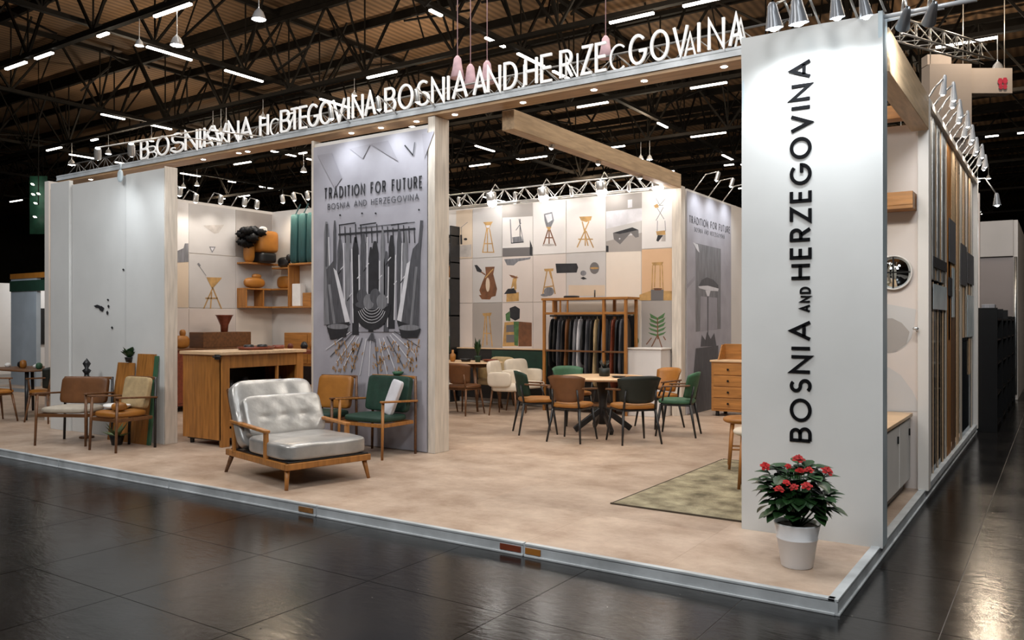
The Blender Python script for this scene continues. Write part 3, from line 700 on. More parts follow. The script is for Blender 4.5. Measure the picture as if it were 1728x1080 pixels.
# rack rail and its hooks
pline(b, 571, 396, 701, 386, 3.4, YP, .001, 1); pline(b, 604, 385, 700, 375, 1.6, YP, .001, 2)
for x in range(573, 700, 9): pline(b, x, 378 + (x % 4) * 2, x + 1, 410, 1.6, YP, .002, 1)
for x0 in (572, 607, 660): pline(b, x0, 380, x0 + 28, 376, 2, YP, .002, 1)
# grey field behind
ppoly(b, [(552, 450), (600, 440), (660, 438), (708, 445), (708, 560), (552, 560)], YP, .0005, 0)
hang = [(551, 382, 548, 8, 3), (565, 380, 570, 5, 2), (574, 412, 575, 9, 2), (587, 405, 560, 8, 3), (600, 408, 565, 10, 1), (613, 402, 545, 9, 2), (626, 425, 560, 8, 1), (633, 415, 555, 12, 1), (646, 395, 548, 7, 3), (652, 432, 560, 8, 2), (661, 405, 555, 10, 1), (674, 396, 540, 8, 2), (684, 398, 545, 8, 3)]
for x, ya, yb, wd, mi in hang:
    ppoly(b, [(x - wd * .2, ya - 8), (x + wd * .2, ya - 8), (x + wd * .5, ya + 12), (x + wd * .55, yb), (x - wd * .55, yb), (x - wd * .5, ya + 12)], YP, .002 + .0003 * (x % 3), mi)
for x, ya, yb in ((555, 400, 540), (580, 410, 540), (594, 420, 545), (606, 430, 552), (620, 400, 540), (641, 440, 550), (656, 450, 552), (668, 430, 540), (679, 410, 540)): pline(b, x, ya, x + (628 - x) * .06, yb, 1.8, YP, .004, 4)
for x, y in ((560, 470), (575, 455), (590, 500), (603, 470), (618, 450), (640, 470), (650, 505), (665, 480), (680, 470), (695, 480), (606, 520), (655, 440)):
    pline(b, x, y, x + 5, y - 6, 1.4, YP, .0045, 4); pline(b, x, y + 2, x - 4, y + 8, 1.4, YP, .0045, 1)
# leaning rolls at both sides
ppoly(b, [(551, 455), (563, 440), (592, 548), (557, 562)], YP, .005, 2); ppoly(b, [(563, 452), (569, 458), (592, 545), (584, 549)], YP, .0056, 4); pline(b, 556, 480, 566, 556, 4, YP, .0055, 3); ppoly(b, [(551, 548), (591, 543), (584, 568), (558, 573)], YP, .0065, 1); pell(b, 571, 551, 18, 4.5, YP, .0075, 3)
ppoly(b, [(710, 405), (697, 420), (671, 545), (707, 562)], YP, .005, 2); ppoly(b, [(693, 440), (687, 445), (670, 543), (677, 548)], YP, .0056, 4); pline(b, 703, 450, 694, 550, 4, YP, .0055, 3); ppoly(b, [(670, 540), (711, 555), (705, 570), (678, 570)], YP, .0065, 1); pell(b, 691, 553, 18, 5, YP, .0075, 3)
pline(b, 712, 372, 706, 440, 5, YP, .004, 2); pline(b, 552, 378, 551, 450, 3.5, YP, .004, 2)
# bowl
pell(b, 628, 512, 32, 45, YP, .006, 1, 0, 180); pell(b, 628, 514, 28, 8, YP, .007, 2)
for k in range(5):
    pts = [(628 + (24 - k * 3) * math.cos(R(a)), 515 + (30 - k * 5) * math.sin(R(a))) for a in range(20, 161, 14)]
    for (xa, ya), (xb, yb) in zip(pts[:-1], pts[1:]): pline(b, xa, ya, xb, yb, .8, YP, .008, 4)
for k in range(4): pell(b, 612 + k * 11, 500 + (k % 2) * 9, 9, 13, YP, .0079 + .0002 * k, 3 if k % 2 else 2)
ppoly(b, [(620, 575), (627, 562), (631, 562), (633, 577), (628, 574)], YP, .008, 2)
# pale radiating cloth and ochre reeds
for k in range(14):
    a = R(20 + k * 10.5); pline(b, 628 + 40 * math.cos(a), 552 + 20 * math.sin(a), 628 + 85 * math.cos(a), 560 + 75 * math.sin(a), 1.5, YP, .003, 4 if k % 3 else 2)
for k in range(170):
    x = random.gauss(random.choice((568, 585, 600, 640, 655, 675, 690, 704)), 5); y = random.uniform(578, 628)
    if 552 < x < 708: pline(b, x, y, x + random.uniform(-3, 3), y - random.uniform(3, 8), random.uniform(.8, 2), YP, .004, 5)
for x, y in ((574, 363), (611, 360), (634, 360), (707, 354)): pell(b, x, y, 1.6, 1.6, YP, .001, 1)
pline(b, 683, 245, 697, 262, 2.4, YP, .002, 1); pline(b, 697, 262, 700, 240, 1.6, YP, .002, 2)
obj('printed_picture', b, ['postershade', 'ink', 'ink2', 'ink3', 'inkpale', 'inkochre'], ps, recalc=False)
def ptext(parent, txt, xa, ya, xb, yb, hpx, sw, Y, m, nm='lettering'):
    p = PY(xa, ya, Y); q = PY(xb, yb, Y); h = PY(xa, ya - hpx, Y).z - p.z
    textline(nm, parent, txt, (p.x, Y, p.z), (1, 0, 0), (0, 0, 1), (0, -1, 0), h, sw, .002, m, total=q.x - p.x)
ptext(ps, 'TRADITION FOR FUTURE', 547, 337, 713, 318, 19.5, .019, YP, 'ink')
ptext(ps, 'BOSNIA AND HERZEGOVINA', 553, 354, 707, 337, 10, .009, YP, 'ink2')

# ================================================================== PHOTO WALL
YW = 12.35
cols = [770, 798, 848, 900, 956, 1023, 1083, 1137]
zr = [3.62, 2.69, 1.85, .99]
bgs = [['p_beige', 'p_lgrey', 'p_white', 'p_white', 'p_white', 'p_lgrey', 'p_white'],
       ['p_pink', 'p_lgrey', 'p_pink', 'p_pink', 'p_lgrey', 'p_cream', 'p_warm'],
       ['p_pink', 'p_grey', 'p_pink', 'p_pink', 'p_cream', 'p_cream', 'p_grey']]
panels = {}
for r_ in range(3):
    for c_ in range(7):
        xa = PY(cols[c_], 0, YW).x; xb = PY(cols[c_ + 1], 0, YW).x
        b = B(); b.bb(xa + .006, xb - .006, YW - .012, YW - .001, zr[r_ + 1] + .006, zr[r_] - .006)
        panels[r_, c_] = obj('photo_panel', b, bgs[r_][c_], wall_back)
def c7(x, y): return (740 + x / 4.0, 290 + y / 4.0)
def c8(x, y): return (960 + x / 4.0, 290 + y / 4.0)
PM = ['inktan', 'inkbrown', 'ink', 'ink3', 'inkpale', 'inkgreen', 'p_dark', 'p_grey', 'inkshadow', 'p_beige']
class Pic:
    def __init__(s, cf): s.b = B(); s.cf = cf; s.k = 0
    def P(s, pts, mi): s.k += 1; ppoly(s.b, [s.cf(*p) for p in pts], YW, .0125 + .00015 * s.k, mi); return s
    def Ln(s, x0, y0, x1, y1, w, mi): s.k += 1; a = s.cf(x0, y0); c = s.cf(x1, y1); pline(s.b, *a, *c, w / 4, YW, .0125 + .00015 * s.k, mi); return s
    def E(s, cx, cy, rx, ry, mi): s.k += 1; a = s.cf(cx, cy); pell(s.b, *a, rx / 4, ry / 4, YW, .0125 + .00015 * s.k, mi); return s
    def done(s): return obj('printed_picture', s.b, PM, wall_back, recalc=False)
q = Pic(c7); q.P([(125, 500), (225, 490), (225, 575), (125, 575)], 8).Ln(155, 425, 157, 490, 12, 2).E(185, 455, 12, 8, 2).Ln(150, 380, 200, 340, 3, 3).Ln(158, 375, 158, 425, 3, 3).done()
q = Pic(c7); q.P([(303, 340), (370, 336), (360, 352), (345, 385), (325, 385), (316, 356)], 0)
for l in ((328, 385, 300, 545), (347, 385, 376, 545), (333, 385, 333, 540), (312, 485, 370, 485), (297, 543, 380, 543)): q.Ln(*l, 7, 0)
q.P([(322, 362), (352, 360), (345, 378), (328, 378)], 4).done()
q = Pic(c7); q.P([(435, 225), (638, 210), (638, 300), (435, 310)], 7).P([(435, 515), (638, 508), (638, 568), (435, 572)], 6).Ln(487, 320, 495, 482, 7, 3).Ln(545, 318, 575, 470, 5, 3).Ln(553, 318, 553, 440, 5, 2).Ln(560, 345, 525, 395, 5, 3).P([(500, 442), (560, 435), (575, 475), (505, 482)], 3).Ln(492, 482, 578, 474, 6, 2).P([(620, 460), (634, 500), (634, 565), (618, 560)], 2).done()
q = Pic(c7); q.P([(713, 285), (770, 270), (782, 330), (762, 372), (730, 372), (718, 330)], 3).P([(722, 292), (765, 282), (772, 325), (740, 345)], 4)
for l in ((748, 375, 708, 500), (748, 375, 795, 500), (749, 375, 749, 495), (722, 445, 778, 445)): q.Ln(*l, 8, 1)
q.E(748, 494, 45, 8, 8).P([(728, 372), (765, 372), (750, 400)], 0).done()
q = Pic(c8); q.P([(72, 303), (158, 300), (150, 328), (120, 340), (85, 330)], 0)
for l in ((92, 335, 132, 500), (138, 335, 100, 420), (113, 380, 113, 500), (118, 400, 168, 512), (100, 420, 58, 510), (65, 455, 165, 455)): q.Ln(*l, 8, 0)
q.done()
q = Pic(c8); q.P([(253, 165), (495, 140), (495, 245), (253, 268)], 7).P([(253, 268), (495, 245), (495, 330), (253, 385)], 4).P([(253, 470), (495, 410), (495, 535), (253, 542)], 7).P([(300, 412), (430, 375), (472, 392), (474, 440), (452, 445), (420, 412), (348, 490), (305, 455)], 6).P([(300, 412), (430, 375), (472, 392), (345, 420)], 2).E(345, 452, 5, 5, 4).E(424, 424, 5, 5, 4).P([(253, 498), (270, 500), (270, 542), (253, 542)], 2).P([(400, 190), (430, 186), (430, 240), (400, 245)], 4).done()
q = Pic(c8)
for l in ((590, 180, 615, 225), (615, 225, 655, 180), (575, 230, 640, 225), (590, 330, 640, 240), (595, 240, 645, 320), (600, 330, 598, 400), (650, 330, 655, 400)): q.Ln(*l, 4, 3)
q.P([(577, 228), (600, 215), (610, 240), (585, 245)], 0).P([(590, 402), (652, 396), (655, 425), (597, 428)], 0).P([(602, 428), (640, 428), (605, 472), (592, 465)], 2).P([(635, 430), (655, 425), (655, 470), (625, 470)], 8).done()
q = Pic(c7); q.P([(318, 642), (382, 640), (372, 690), (398, 790), (388, 838), (340, 850), (290, 830), (278, 800), (300, 740), (322, 690)], 1).E(335, 762, 14, 48, 9).P([(245, 630), (262, 628), (295, 665), (292, 682), (262, 672)], 2).Ln(290, 675, 318, 695, 9, 1).P([(275, 832), (372, 828), (350, 862), (295, 860)], 1).Ln(318, 715, 372, 655, 7, 0).done()
q = Pic(c7); q.P([(445, 590), (600, 580), (625, 575), (620, 590), (540, 605), (510, 632), (465, 630)], 3).P([(462, 822), (545, 812), (545, 872), (460, 878)], 0).P([(445, 825), (470, 790), (520, 785), (530, 820)], 2).P([(490, 795), (505, 720), (535, 700), (528, 745), (530, 790), (518, 800), (510, 770)], 0).P([(478, 694), (510, 700), (544, 715), (520, 720), (495, 712)], 1).done()
q = Pic(c7); q.P([(714, 655), (780, 652), (776, 670), (720, 672)], 0)
for l in ((735, 668, 705, 830), (758, 668, 790, 825), (750, 668, 765, 720), (712, 780, 780, 770)): q.Ln(*l, 8, 0)
q.E(748, 808, 34, 30, 3).E(720, 832, 28, 10, 3).done()
q = Pic(c8); q.P([(0, 765), (246, 765), (246, 838), (0, 838)], 9).P([(-88, 620), (55, 618), (65, 645), (55, 680), (-80, 684)], 2).E(175, 650, 32, 40, 6).E(175, 650, 30, 7, 0).E(100, 684, 20, 18, 3).P([(80, 718), (100, 708), (125, 722), (100, 728)], 2).done()
q = Pic(c8); q.P([(478, 830), (560, 800), (700, 805), (706, 868), (478, 868)], 0).P([(560, 612), (640, 608), (632, 630), (570, 632)], 0)
for l in ((568, 630, 562, 800), (632, 628, 638, 800), (585, 630, 580, 780), (618, 630, 618, 780), (558, 790, 642, 790)): q.Ln(*l, 7, 0)
q.P([(556, 795), (642, 795), (640, 868), (556, 868)], 6).P([(575, 785), (630, 785), (625, 800), (580, 800)], 1).done()
q = Pic(c7); q.P([(298, 955), (362, 950), (355, 972), (306, 974)], 0)
for l in ((318, 972, 300, 1180), (345, 972, 365, 1180), (325, 972, 330, 1170), (308, 1090, 358, 1090)): q.Ln(*l, 7, 0)
q.done()
q = Pic(c7); q.P([(448, 1015), (540, 1010), (540, 1175), (435, 1178)], 0).P([(542, 1010), (632, 1018), (632, 1178), (542, 1178)], 1).P([(460, 1035), (530, 1030), (530, 1080), (460, 1082)], 6).P([(460, 1100), (530, 1098), (530, 1150), (460, 1152)], 6).P([(482, 920), (520, 905), (552, 925), (550, 990), (520, 1005), (486, 985)], 2).P([(455, 960), (482, 940), (488, 1008), (458, 1005)], 5).P([(510, 1010), (545, 1010), (540, 1175), (515, 1170)], 5).done()
q = Pic(c8); 
for k in range(6): q.P([(432 + 3 * k, 950 + k * 34), (462, 965 + k * 32), (445, 1000 + k * 30)], 5)
q.E(452, 1140, 22, 30, 5).done()
q = Pic(c8)
for k in range(5): q.P([(548 - k * 3, 955 + k * 32), (600, 985 + k * 28), (652 + k * 2, 950 + k * 32), (640, 985 + k * 28), (600, 1000 + k * 28), (555, 985 + k * 28)], 5)
for l in ((600, 985, 602, 1130), (602, 1100, 560, 1180), (602, 1100, 632, 1190), (560, 1120, 525, 1165), (640, 1110, 655, 1135)): q.Ln(*l, 7, 1)
q.done()

# left bay prints (on the left wall, plane X = -12.76)
XL = -12.76
def xl_poly(b, pts, off, mi): b.mi = mi; b._new([PX(x, y, XL) + Vector((off, 0, 0)) for x, y in pts], [list(range(len(pts)))])
ys = [PX(px, 0, XL).y for px in (297, 318, 397)] + [10.64]
for r_, (za, zb, ms) in enumerate(((2.72, 3.60, ('p_white', 'p_lgrey', 'p_grey')), (1.75, 2.71, ('p_beige', 'p_lgrey', 'p_lgrey')), (.9, 1.74, ('p_pink', 'p_pink', 'p_cream')))):
    for k in range(3):
        b = B(); b.bb(XL + .001, XL + .010, ys[k] + .006 - (.9 if k == 0 else 0), ys[k + 1] - .006, za, zb - .01); obj('photo_panel', b, ms[k], wall_left)
def c3(x, y): return (280 + x / 4.32, 310 + y / 4.32)
b = B()
def L3(x0, y0, x1, y1, w, off, mi):
    (ax, ay), (cx, cy) = c3(x0, y0), c3(x1, y1); d = Vector((cx - ax, cy - ay)); n = Vector((-d.y, d.x)).normalized() * w / 8.64
    xl_poly(b, [(ax + n.x, ay + n.y), (cx + n.x, cy + n.y), (cx - n.x, cy - n.y), (ax - n.x, ay - n.y)], off, mi)
def Q3(pts, off, mi): xl_poly(b, [c3(*p) for p in pts], off, mi)
Q3([(292, 682), (405, 685), (395, 700), (345, 755), (330, 755)], .013, 0)
for l in ((395, 690, 335, 760), (300, 690, 340, 770), (335, 765, 272, 910), (340, 765, 402, 912), (330, 790, 322, 910), (285, 835, 375, 835)): L3(*l, 9, .014, 0)
Q3([(312, 458), (360, 460), (334, 505)], .013, 3); Q3([(322, 466), (350, 467), (334, 492)], .0135, 4)
Q3([(270, 305), (420, 300), (380, 360), (350, 365)], .0125, 8); Q3([(80, 490), (125, 470), (135, 435), (160, 435), (162, 570), (80, 575)], .0125, 3)
L3(230, 580, 245, 600, 14, .014, 3); L3(240, 600, 290, 670, 3, .014, 3)
obj('printed_picture', b, PM, wall_left, recalc=False)

# divider poster (plane X=-4.97, facing the aisle)
XD = -4.965
dp = thing('lamp_poster', 'grey poster showing a mushroom table lamp on the dividing wall', 'poster', (0, 0, 0))
b = B(); b.bb(XD, XD + .008, PX(1158, 0, XD).y + .02, PX(1233, 0, XD).y, .02, 3.60); obj('cloth', b, 'poster', dp)
def xd(b, pts, off, mi): b.mi = mi; b._new([PX(x, y, XD + .008) + Vector((off, 0, 0)) for x, y in pts], [list(range(len(pts)))])
def d8(*pts): return [c8(*p) for p in pts]
b = B()
xd(b, d8((855, 480), (1025, 520), (1025, 1060), (855, 1080)), .001, 1); xd(b, d8((890, 840), (1000, 850), (1000, 1060), (885, 1080)), .0013, 2)
xd(b, d8((875, 770), (895, 730), (930, 712), (975, 728), (1008, 765), (1010, 790)), .002, 3); xd(b, d8((873, 772), (935, 768), (1010, 788), (1006, 806), (940, 802), (880, 786)), .0025, 0)
xd(b, d8((934, 804), (941, 804), (940, 1120), (935, 1120)), .003, 3); xd(b, d8((920, 800), (955, 802), (945, 840), (932, 840)), .0032, 0)
xd(b, [(1174, 588), (1212, 583), (1214, 690), (1164, 700)], .002, 4); xd(b, [(1182, 585), (1184, 565), (1190, 574), (1193, 560), (1199, 572), (1205, 562), (1209, 584)], .0025, 3); xd(b, d8((790, 770), (850, 700), (850, 730), (795, 790)), .0015, 2)
xd(b, d8((835, 475), (870, 490), (880, 545), (865, 530)), .003, 0)
obj('printed_picture', b, ['inkpale', 'ink3', 'postershade', 'ink2', 'ink2'], dp, recalc=False)
def dtext(txt, xa, ya, xb, hpx, sw, m):
    p = PX(xa, ya, XD); q_ = PX(xb, ya, XD); h = hpx / FP * (Vector((p.x, p.y)).dot(FW))
    textline('lettering', dp, txt, (XD + .009, p.y, p.z), (0, 1, 0), (0, 0, 1), (1, 0, 0), h, sw, .002, m, total=q_.y - p.y)
dtext('TRADITION FOR FUTURE', 1162, 376, 1231, 13, .018, 'ink2')
dtext('BOSNIA AND HERZEGOVINA', 1171, 391, 1222, 8, .011, 'ink3')

# ================================================================== FURNITURE BUILDERS (local frame: front faces -Y)
def leg(p, q, r1, r2, m, par, nm='leg'): b = B(); b.tube(p, q, r1, r2, 10); return obj(nm, b, m, par)
def dining_chair(lab, seatm, backm, legm='black', arms=True, armm='walnut', group=None, wide=.46, style='shell', backz=(.50, .84)):
    t = thing('dining_chair', lab, 'chair', group=group); hw = wide / 2
    b = B(); b.cushion((0, -.01, .455), (wide, .46, .07), 4); obj('seat', b, seatm, t)
    b = B(); b.bb(-hw + .03, hw - .03, -.20, .19, .40, .425, bev=.006); obj('seat_frame', b, legm, t)
    b = B(); z0, z1 = backz
    def fr(u, v, o=0):
        a = (u - .5) * 2; hwv = hw * (.86 + .24 * v); 
        rr = 1 - .22 * (abs(a) ** 4) * (1 if v > .5 else .6) * abs(v - .5) * 2
        return Vector((a * hwv, .20 + .07 * v - .10 * a * a + o, z0 + (z1 - z0) * (.5 + (v - .5) * rr)))
    nu, nv = 12, 6; vs = [fr(i / nu, j / nv, 0) for j in range(nv + 1) for i in range(nu + 1)] + [fr(i / nu, j / nv, .028) for j in range(nv + 1) for i in range(nu + 1)]
    K = (nu + 1) * (nv + 1); fs = []
    for j in range(nv):
        for i in range(nu):
            a = j * (nu + 1) + i; fs.append([a, a + 1, a + nu + 2, a + nu + 1]); fs.append([K + a + nu + 1, K + a + nu + 2, K + a + 1, K + a])
    for i in range(nu): fs.append([i + 1, i, K + i, K + i + 1]); a = nv * (nu + 1) + i; fs.append([a, a + 1, K + a + 1, K + a])
    for j in range(nv): a = j * (nu + 1); fs.append([a, a + nu + 1, K + a + nu + 1, K + a]); a += nu; fs.append([a + nu + 1, a, K + a, K + a + nu + 1])
    b._new(vs, fs, True); obj('backrest', b, backm, t)
    for sx in (-1, 1):
        leg((sx * (hw - .05), -.19, .42), (sx * (hw + .0), -.25, 0), .019, .012, legm, t)
        b = B(); b.tube((sx * (hw - .05), .19, .42), (sx * (hw + .0), .27, 0), .019, .012, 10); b.tube((sx * (hw - .05), .19, .41), (sx * (hw - .06), .235, .66), .016, .012, 8); obj('leg', b, legm, t)
        if arms:
            b = B(); b.bar((sx * (hw + .03), -.16, .655), (sx * (hw + .01), .20, .675), .045, .022, .006, up=(0, 0, 1)); 
            obj('armrest', b, armm, t)
            b = B(); b.tube((sx * (hw - .04), -.18, .42), (sx * (hw + .03), -.12, .65), .013, .011, 8); obj('arm_support', b, legm, t)
    return t
def wood_armchair(lab, seatm, backm, framem='walnut', w_=.56, dp_=.54, hb=.86, channels=0, group=None, cat='chair', nm='armchair', darkleg=None):
    t = thing(nm, lab, cat, group=group); hw = w_ / 2; hd = dp_ / 2
    b = B(); b.cushion((0, -.02, .425), (w_ - .04, dp_ - .04, .085), 4); obj('seat', b, seatm, t)
    b = B(); b.bb(-hw + .02, hw - .02, -hd + .01, -hd + .04, .345, .385, bev=.005); b.bb(-hw + .02, hw - .02, hd - .05, hd - .02, .345, .385, bev=.005)
    for sx in (-1, 1): b.bb(sx * (hw - .03), sx * (hw - .005), -hd + .02, hd - .02, .345, .385, bev=.005)
    obj('seat_rail', b, framem, t)
    tilt = Matrix.Rotation(R(-11), 3, 'X')
    bh = hb - .47
    def ch(q):
        if channels: q.y = q.y * (1 - .0) + (-.35 * abs(math.sin(q.x * channels * 1.57)) if q.y < 0 else 0)
        return q
    b = B(); b.cushion((0, hd - .06, .47 + bh / 2), (w_ - .045, .07, bh), 10, rot=tilt, cuts=14 if channels else 8, fn=ch if channels else None); obj('backrest', b, backm, t)
    b = B(); b.bar((-hw + .01, hd + .02, hb - .015), (hw - .01, hd + .02, hb - .015), .03, .035, .008); obj('back_rail', b, framem, t)
    for sx in (-1, 1):
        leg((sx * (hw - .015), -hd + .025, .62), (sx * (hw - .005), -hd + .0, 0), .018, .014, framem, t)
        leg((sx * (hw - .015), hd + .025, hb), (sx * (hw - .005), hd + .01, 0), .016, .016, darkleg or framem, t)
        b = B(); b.bar((sx * (hw), -hd - .02, .63), (sx * (hw), hd + .03, .60), .05, .022, .008); obj('armrest', b, framem, t)
    return t
def place(o, x, y, rz): o.location = (x, y, 0); o.rotation_euler = (0, 0, rz); return o
def face(x, y, tx, ty): return math.atan2(ty - y, tx - x) + math.pi / 2

# ---- centre dining set
TC = (-5.2, 10.0)
t = thing('dining_table', 'round light-oak dining table on black splayed legs in the middle of the booth', 'table', (TC[0], TC[1], 0))
b = B(); b.lathe([(.001, .715), (.57, .715), (.62, .735), (.62, .745), (.61, .75), (.001, .75)], n=40, cap=False); obj('tabletop', b, 'oakl', t)
b = B(); b.lathe([(.06, .1), (.055, .4), (.09, .715)], n=16); obj('column', b, 'black', t)
for k in range(4):
    a = R(45 + 90 * k); b = B(); b.bar((.03 * math.cos(a), .03 * math.sin(a), .30), (.40 * math.cos(a), .40 * math.sin(a), .03), .05, .08, .01); obj('foot', b, 'black', t)
b = B(); b.lathe([(.06, .751), (.075, .76), (.075, .86), (.06, .865)], n=16)
for k in range(12): a = k * .52; b.tube((0, 0, .85), (.07 * math.cos(a), .07 * math.sin(a), .93 + .02 * (k % 3)), .012, .004, 5)
o = obj('planter', b, ['blackgreen']); o.location = (TC[0] + .0, TC[1] + .05, 0); tag(o, 'small dark planter standing on the round dining table', 'planter')
b = B(); b.lathe([(.001, .751), (.06, .751), (.10, .768), (.095, .77), (.05, .757), (.001, .757)], n=18, cap=False); o = obj('bowl', b, 'black'); o.location = (TC[0] + .28, TC[1] - .08, 0); tag(o, 'shallow black bowl on the round dining table', 'bowl')
b = B(); b.bb(-.3, -.06, -.22, .08, .7505, .7545, bev=.001); o = obj('placemat', b, 'ochre'); o.location = (TC[0] + .5, TC[1] + .22, 0); tag(o, 'ochre placemat on the right half of the round table', 'placemat')
def at_table(o, x, y, c=TC): return place(o, x, y, face(x, y, *c))
at_table(dining_chair('green-backed dining chair with ochre seat at the left of the round table', 'ochre', 'green'), -5.88, 9.35)
at_table(dining_chair('brown leather dining chair seen from behind, left front of the round table', 'ochre', 'brownleather'), -5.12, 9.02)
at_table(dining_chair('black-green shell dining chair seen from behind with ochre seat, nearest the camera', 'ochre', 'blackgreen', wide=.52), -4.42, 9.32)
at_table(dining_chair('mid-green dining chair with green seat right of the round table', 'greenlight', 'greenlight'), -4.2, 10.22)
at_table(dining_chair('ochre-backed dining chair behind the round table on the right', 'ochre', 'ochre'), -4.75, 10.86)
at_table(dining_chair('green and ochre dining chair behind the round table on the left', 'ochre', 'greenlight'), -5.95, 10.50)

# ---- rear left table
T2 = (-8.75, 11.35)
t = thing('dining_table', 'long oval walnut dining table with tapered legs before the vase print', 'table', (T2[0], T2[1], 0))
b = B(); b.cushion((0, 0, .80), (1.70, .90, .035), 3.2, cuts=10); obj('tabletop', b, 'oakl', t)
b = B(); b.bb(-.6, .6, -.28, .28, .72, .785, bev=.01); obj('apron', b, 'walnut', t)
for sx in (-1, 1):
    for sy in (-1, 1): leg((sx * .55, sy * .25, .76), (sx * .70, sy * .36, 0), .032, .018, 'walnut', t)
at_table(dining_chair('brown dining chair tucked at the front of the oval table', 'brownleather', 'brownleather', 'walnut', arms=False), -8.05, 10.62, (-8.05, 12))
at_table(dining_chair('dark dining chair beside the partition post at the oval table', 'ochre', 'blackgreen', 'black', arms=False), -9.3, 10.60, (-9.3, 12))
at_table(dining_chair('walnut dining chair at the right end of the oval table', 'linen', 'brownleather', 'walnut', arms=False), -8.55, 10.55, (-8.55, 12))
def upch(lab, x, y, rz, m='creamup'):
    t = thing('upholstered_chair', lab, 'chair', (x, y, 0), rz)
    b = B(); b.cushion((0, -.02, .44), (.50, .48, .12), 5); obj('seat', b, m, t)
    def f(q): q.z *= 1; return q
    b = B()
    for k in range(1): b.cushion((0, .22, .66), (.54, .09, .42), 5, rot=Matrix.Rotation(R(-8), 3, 'X'))
    obj('backrest', b, m, t)
    for sx in (-1, 1):
        b = B(); b.cushion((sx * .26, .05, .58), (.07, .40, .24), 4); obj('armrest', b, m, t)
        for sy in (-1, 1): leg((sx * .2, sy * .19, .40), (sx * .24, sy * .23, 0), .018, .011, 'walnut', t)
upch('cream upholstered armchair at the right end of the oval table', -7.50, 11.62, R(80))
upch('cream upholstered armchair closest to the clothes rack', -7.42, 10.95, R(105))
upch('tan upholstered chair behind the oval table', -8.35, 11.93, R(0), 'tan')
# objects on the oval table
def pot_plant(nm, lab, loc, r, h, m, lm='leaf', n=16, spread=.12, hh=.2, cat='plant'):
    t = thing(nm, lab, cat, loc)
    b = B(); b.lathe([(r * .7, 0), (r, h * .9), (r, h), (r * .85, h), (r * .8, h * .85)], n=16); obj('pot', b, m, t)
    b = B()
    for k in range(n):
        a = random.uniform(0, 6.28); L_ = random.uniform(.6, 1) * spread; hz = random.uniform(.4, 1) * hh
        tip = Vector((L_ * math.cos(a), L_ * math.sin(a), h + hz)); base = Vector((0, 0, h * .8)); sd = Vector((-math.sin(a), math.cos(a), 0)) * (.02 + spread * .12)
        md = base.lerp(tip, .6) + Vector((0, 0, .03))
        b._new([base, md + sd, tip, md - sd], [[0, 1, 2, 3]])
    o = obj('foliage', b, lm, t); return t
pot_plant('table_plant', 'green plant in a dark pot near the middle of the oval table', (-8.2, 11.2, .82), .06, .10, 'green', spread=.08, hh=.34)
pot_plant('table_plant', 'leafy plant with orange bloom beside the partition post on the oval table', (-8.95, 11.1, .82), .06, .09, 'black', spread=.14, hh=.22)
b = B(); b.lathe([(.03, 0), (.05, .03), (.05, .12), (.02, .15), (.02, .2)], n=14); o = obj('vase', b, 'ochre', loc=(-8.62, 11.05, .82)); tag(o, 'small ochre vase on the oval table', 'vase')
b = B(); b.lathe([(.001, 0), (.07, 0), (.11, .05), (.10, .05), (.06, .012), (.001, .012)], n=18, cap=False); o = obj('bowl', b, 'black', loc=(-8.45, 11.2, .82)); tag(o, 'black bowl on the oval table', 'bowl')
b = B(); b.lathe([(.001, 0), (.10, 0), (.14, .035), (.13, .035), (.08, .012), (.001, .012)], n=18, cap=False); o = obj('bowl', b, 'reddish', loc=(-8.12, 11.45, .82)); tag(o, 'red-brown wooden bowl at the right end of the oval table', 'bowl')
# dark shelf edge at the left end of the photo wall
t = thing('black_shelf', 'tall narrow black shelf with ornaments beside the partition post', 'shelf', (-9.62, 12.2, 0))
b = B(); b.bb(.14, .17, -.14, .13, 0, 3.3, bev=.003); b.bb(-.17, -.14, -.14, .13, 0, 3.3, bev=.003); obj('upright', b, 'black', t)
for z in (.9, 1.6, 2.3, 2.6, 3.1): b = B(); b.bb(-.17, .17, -.14, .13, z, z + .03, bev=.003); obj('shelf_board', b, 'whitewall' if z == 2.3 else 'black', t)
for k, (z, m, s) in enumerate(((1.63, 'teal', .3), (2.33, 'ochre', .22), (2.63, 'black', .35), (.93, 'leaf', .3))):
    b = B(); b.lathe([(.05, 0), (.09, s * .3), (.08, s * .6), (.04, s * .85), (.05, s)], n=14); o = obj('vase', b, m, loc=(-9.55, 12.15, z)); tag(o, ['teal vase on the black shelf', 'ochre vase on the upper black shelf', 'tall black vase near the top of the black shelf', 'dark green vase low on the black shelf'][k], 'vase')
# low bench below photo wall with black and green fronts
t = thing('low_sideboard', 'low sideboard with green and black fronts under the photo wall', 'sideboard', (-8.3, 12.24, 0))
b = B(); b.bb(-1.1, .9, -.05, .09, .1, 1.0, bev=.005); obj('body', b, 'black', t); b = B(); b.bb(-.3, .88, -.066, -.051, .55, .98, bev=.003); obj('door', b, 'green', t); b = B(); b.bb(-1.1, .9, -.07, .09, 1.001, 1.02, bev=.003); obj('top', b, 'oakl', t)

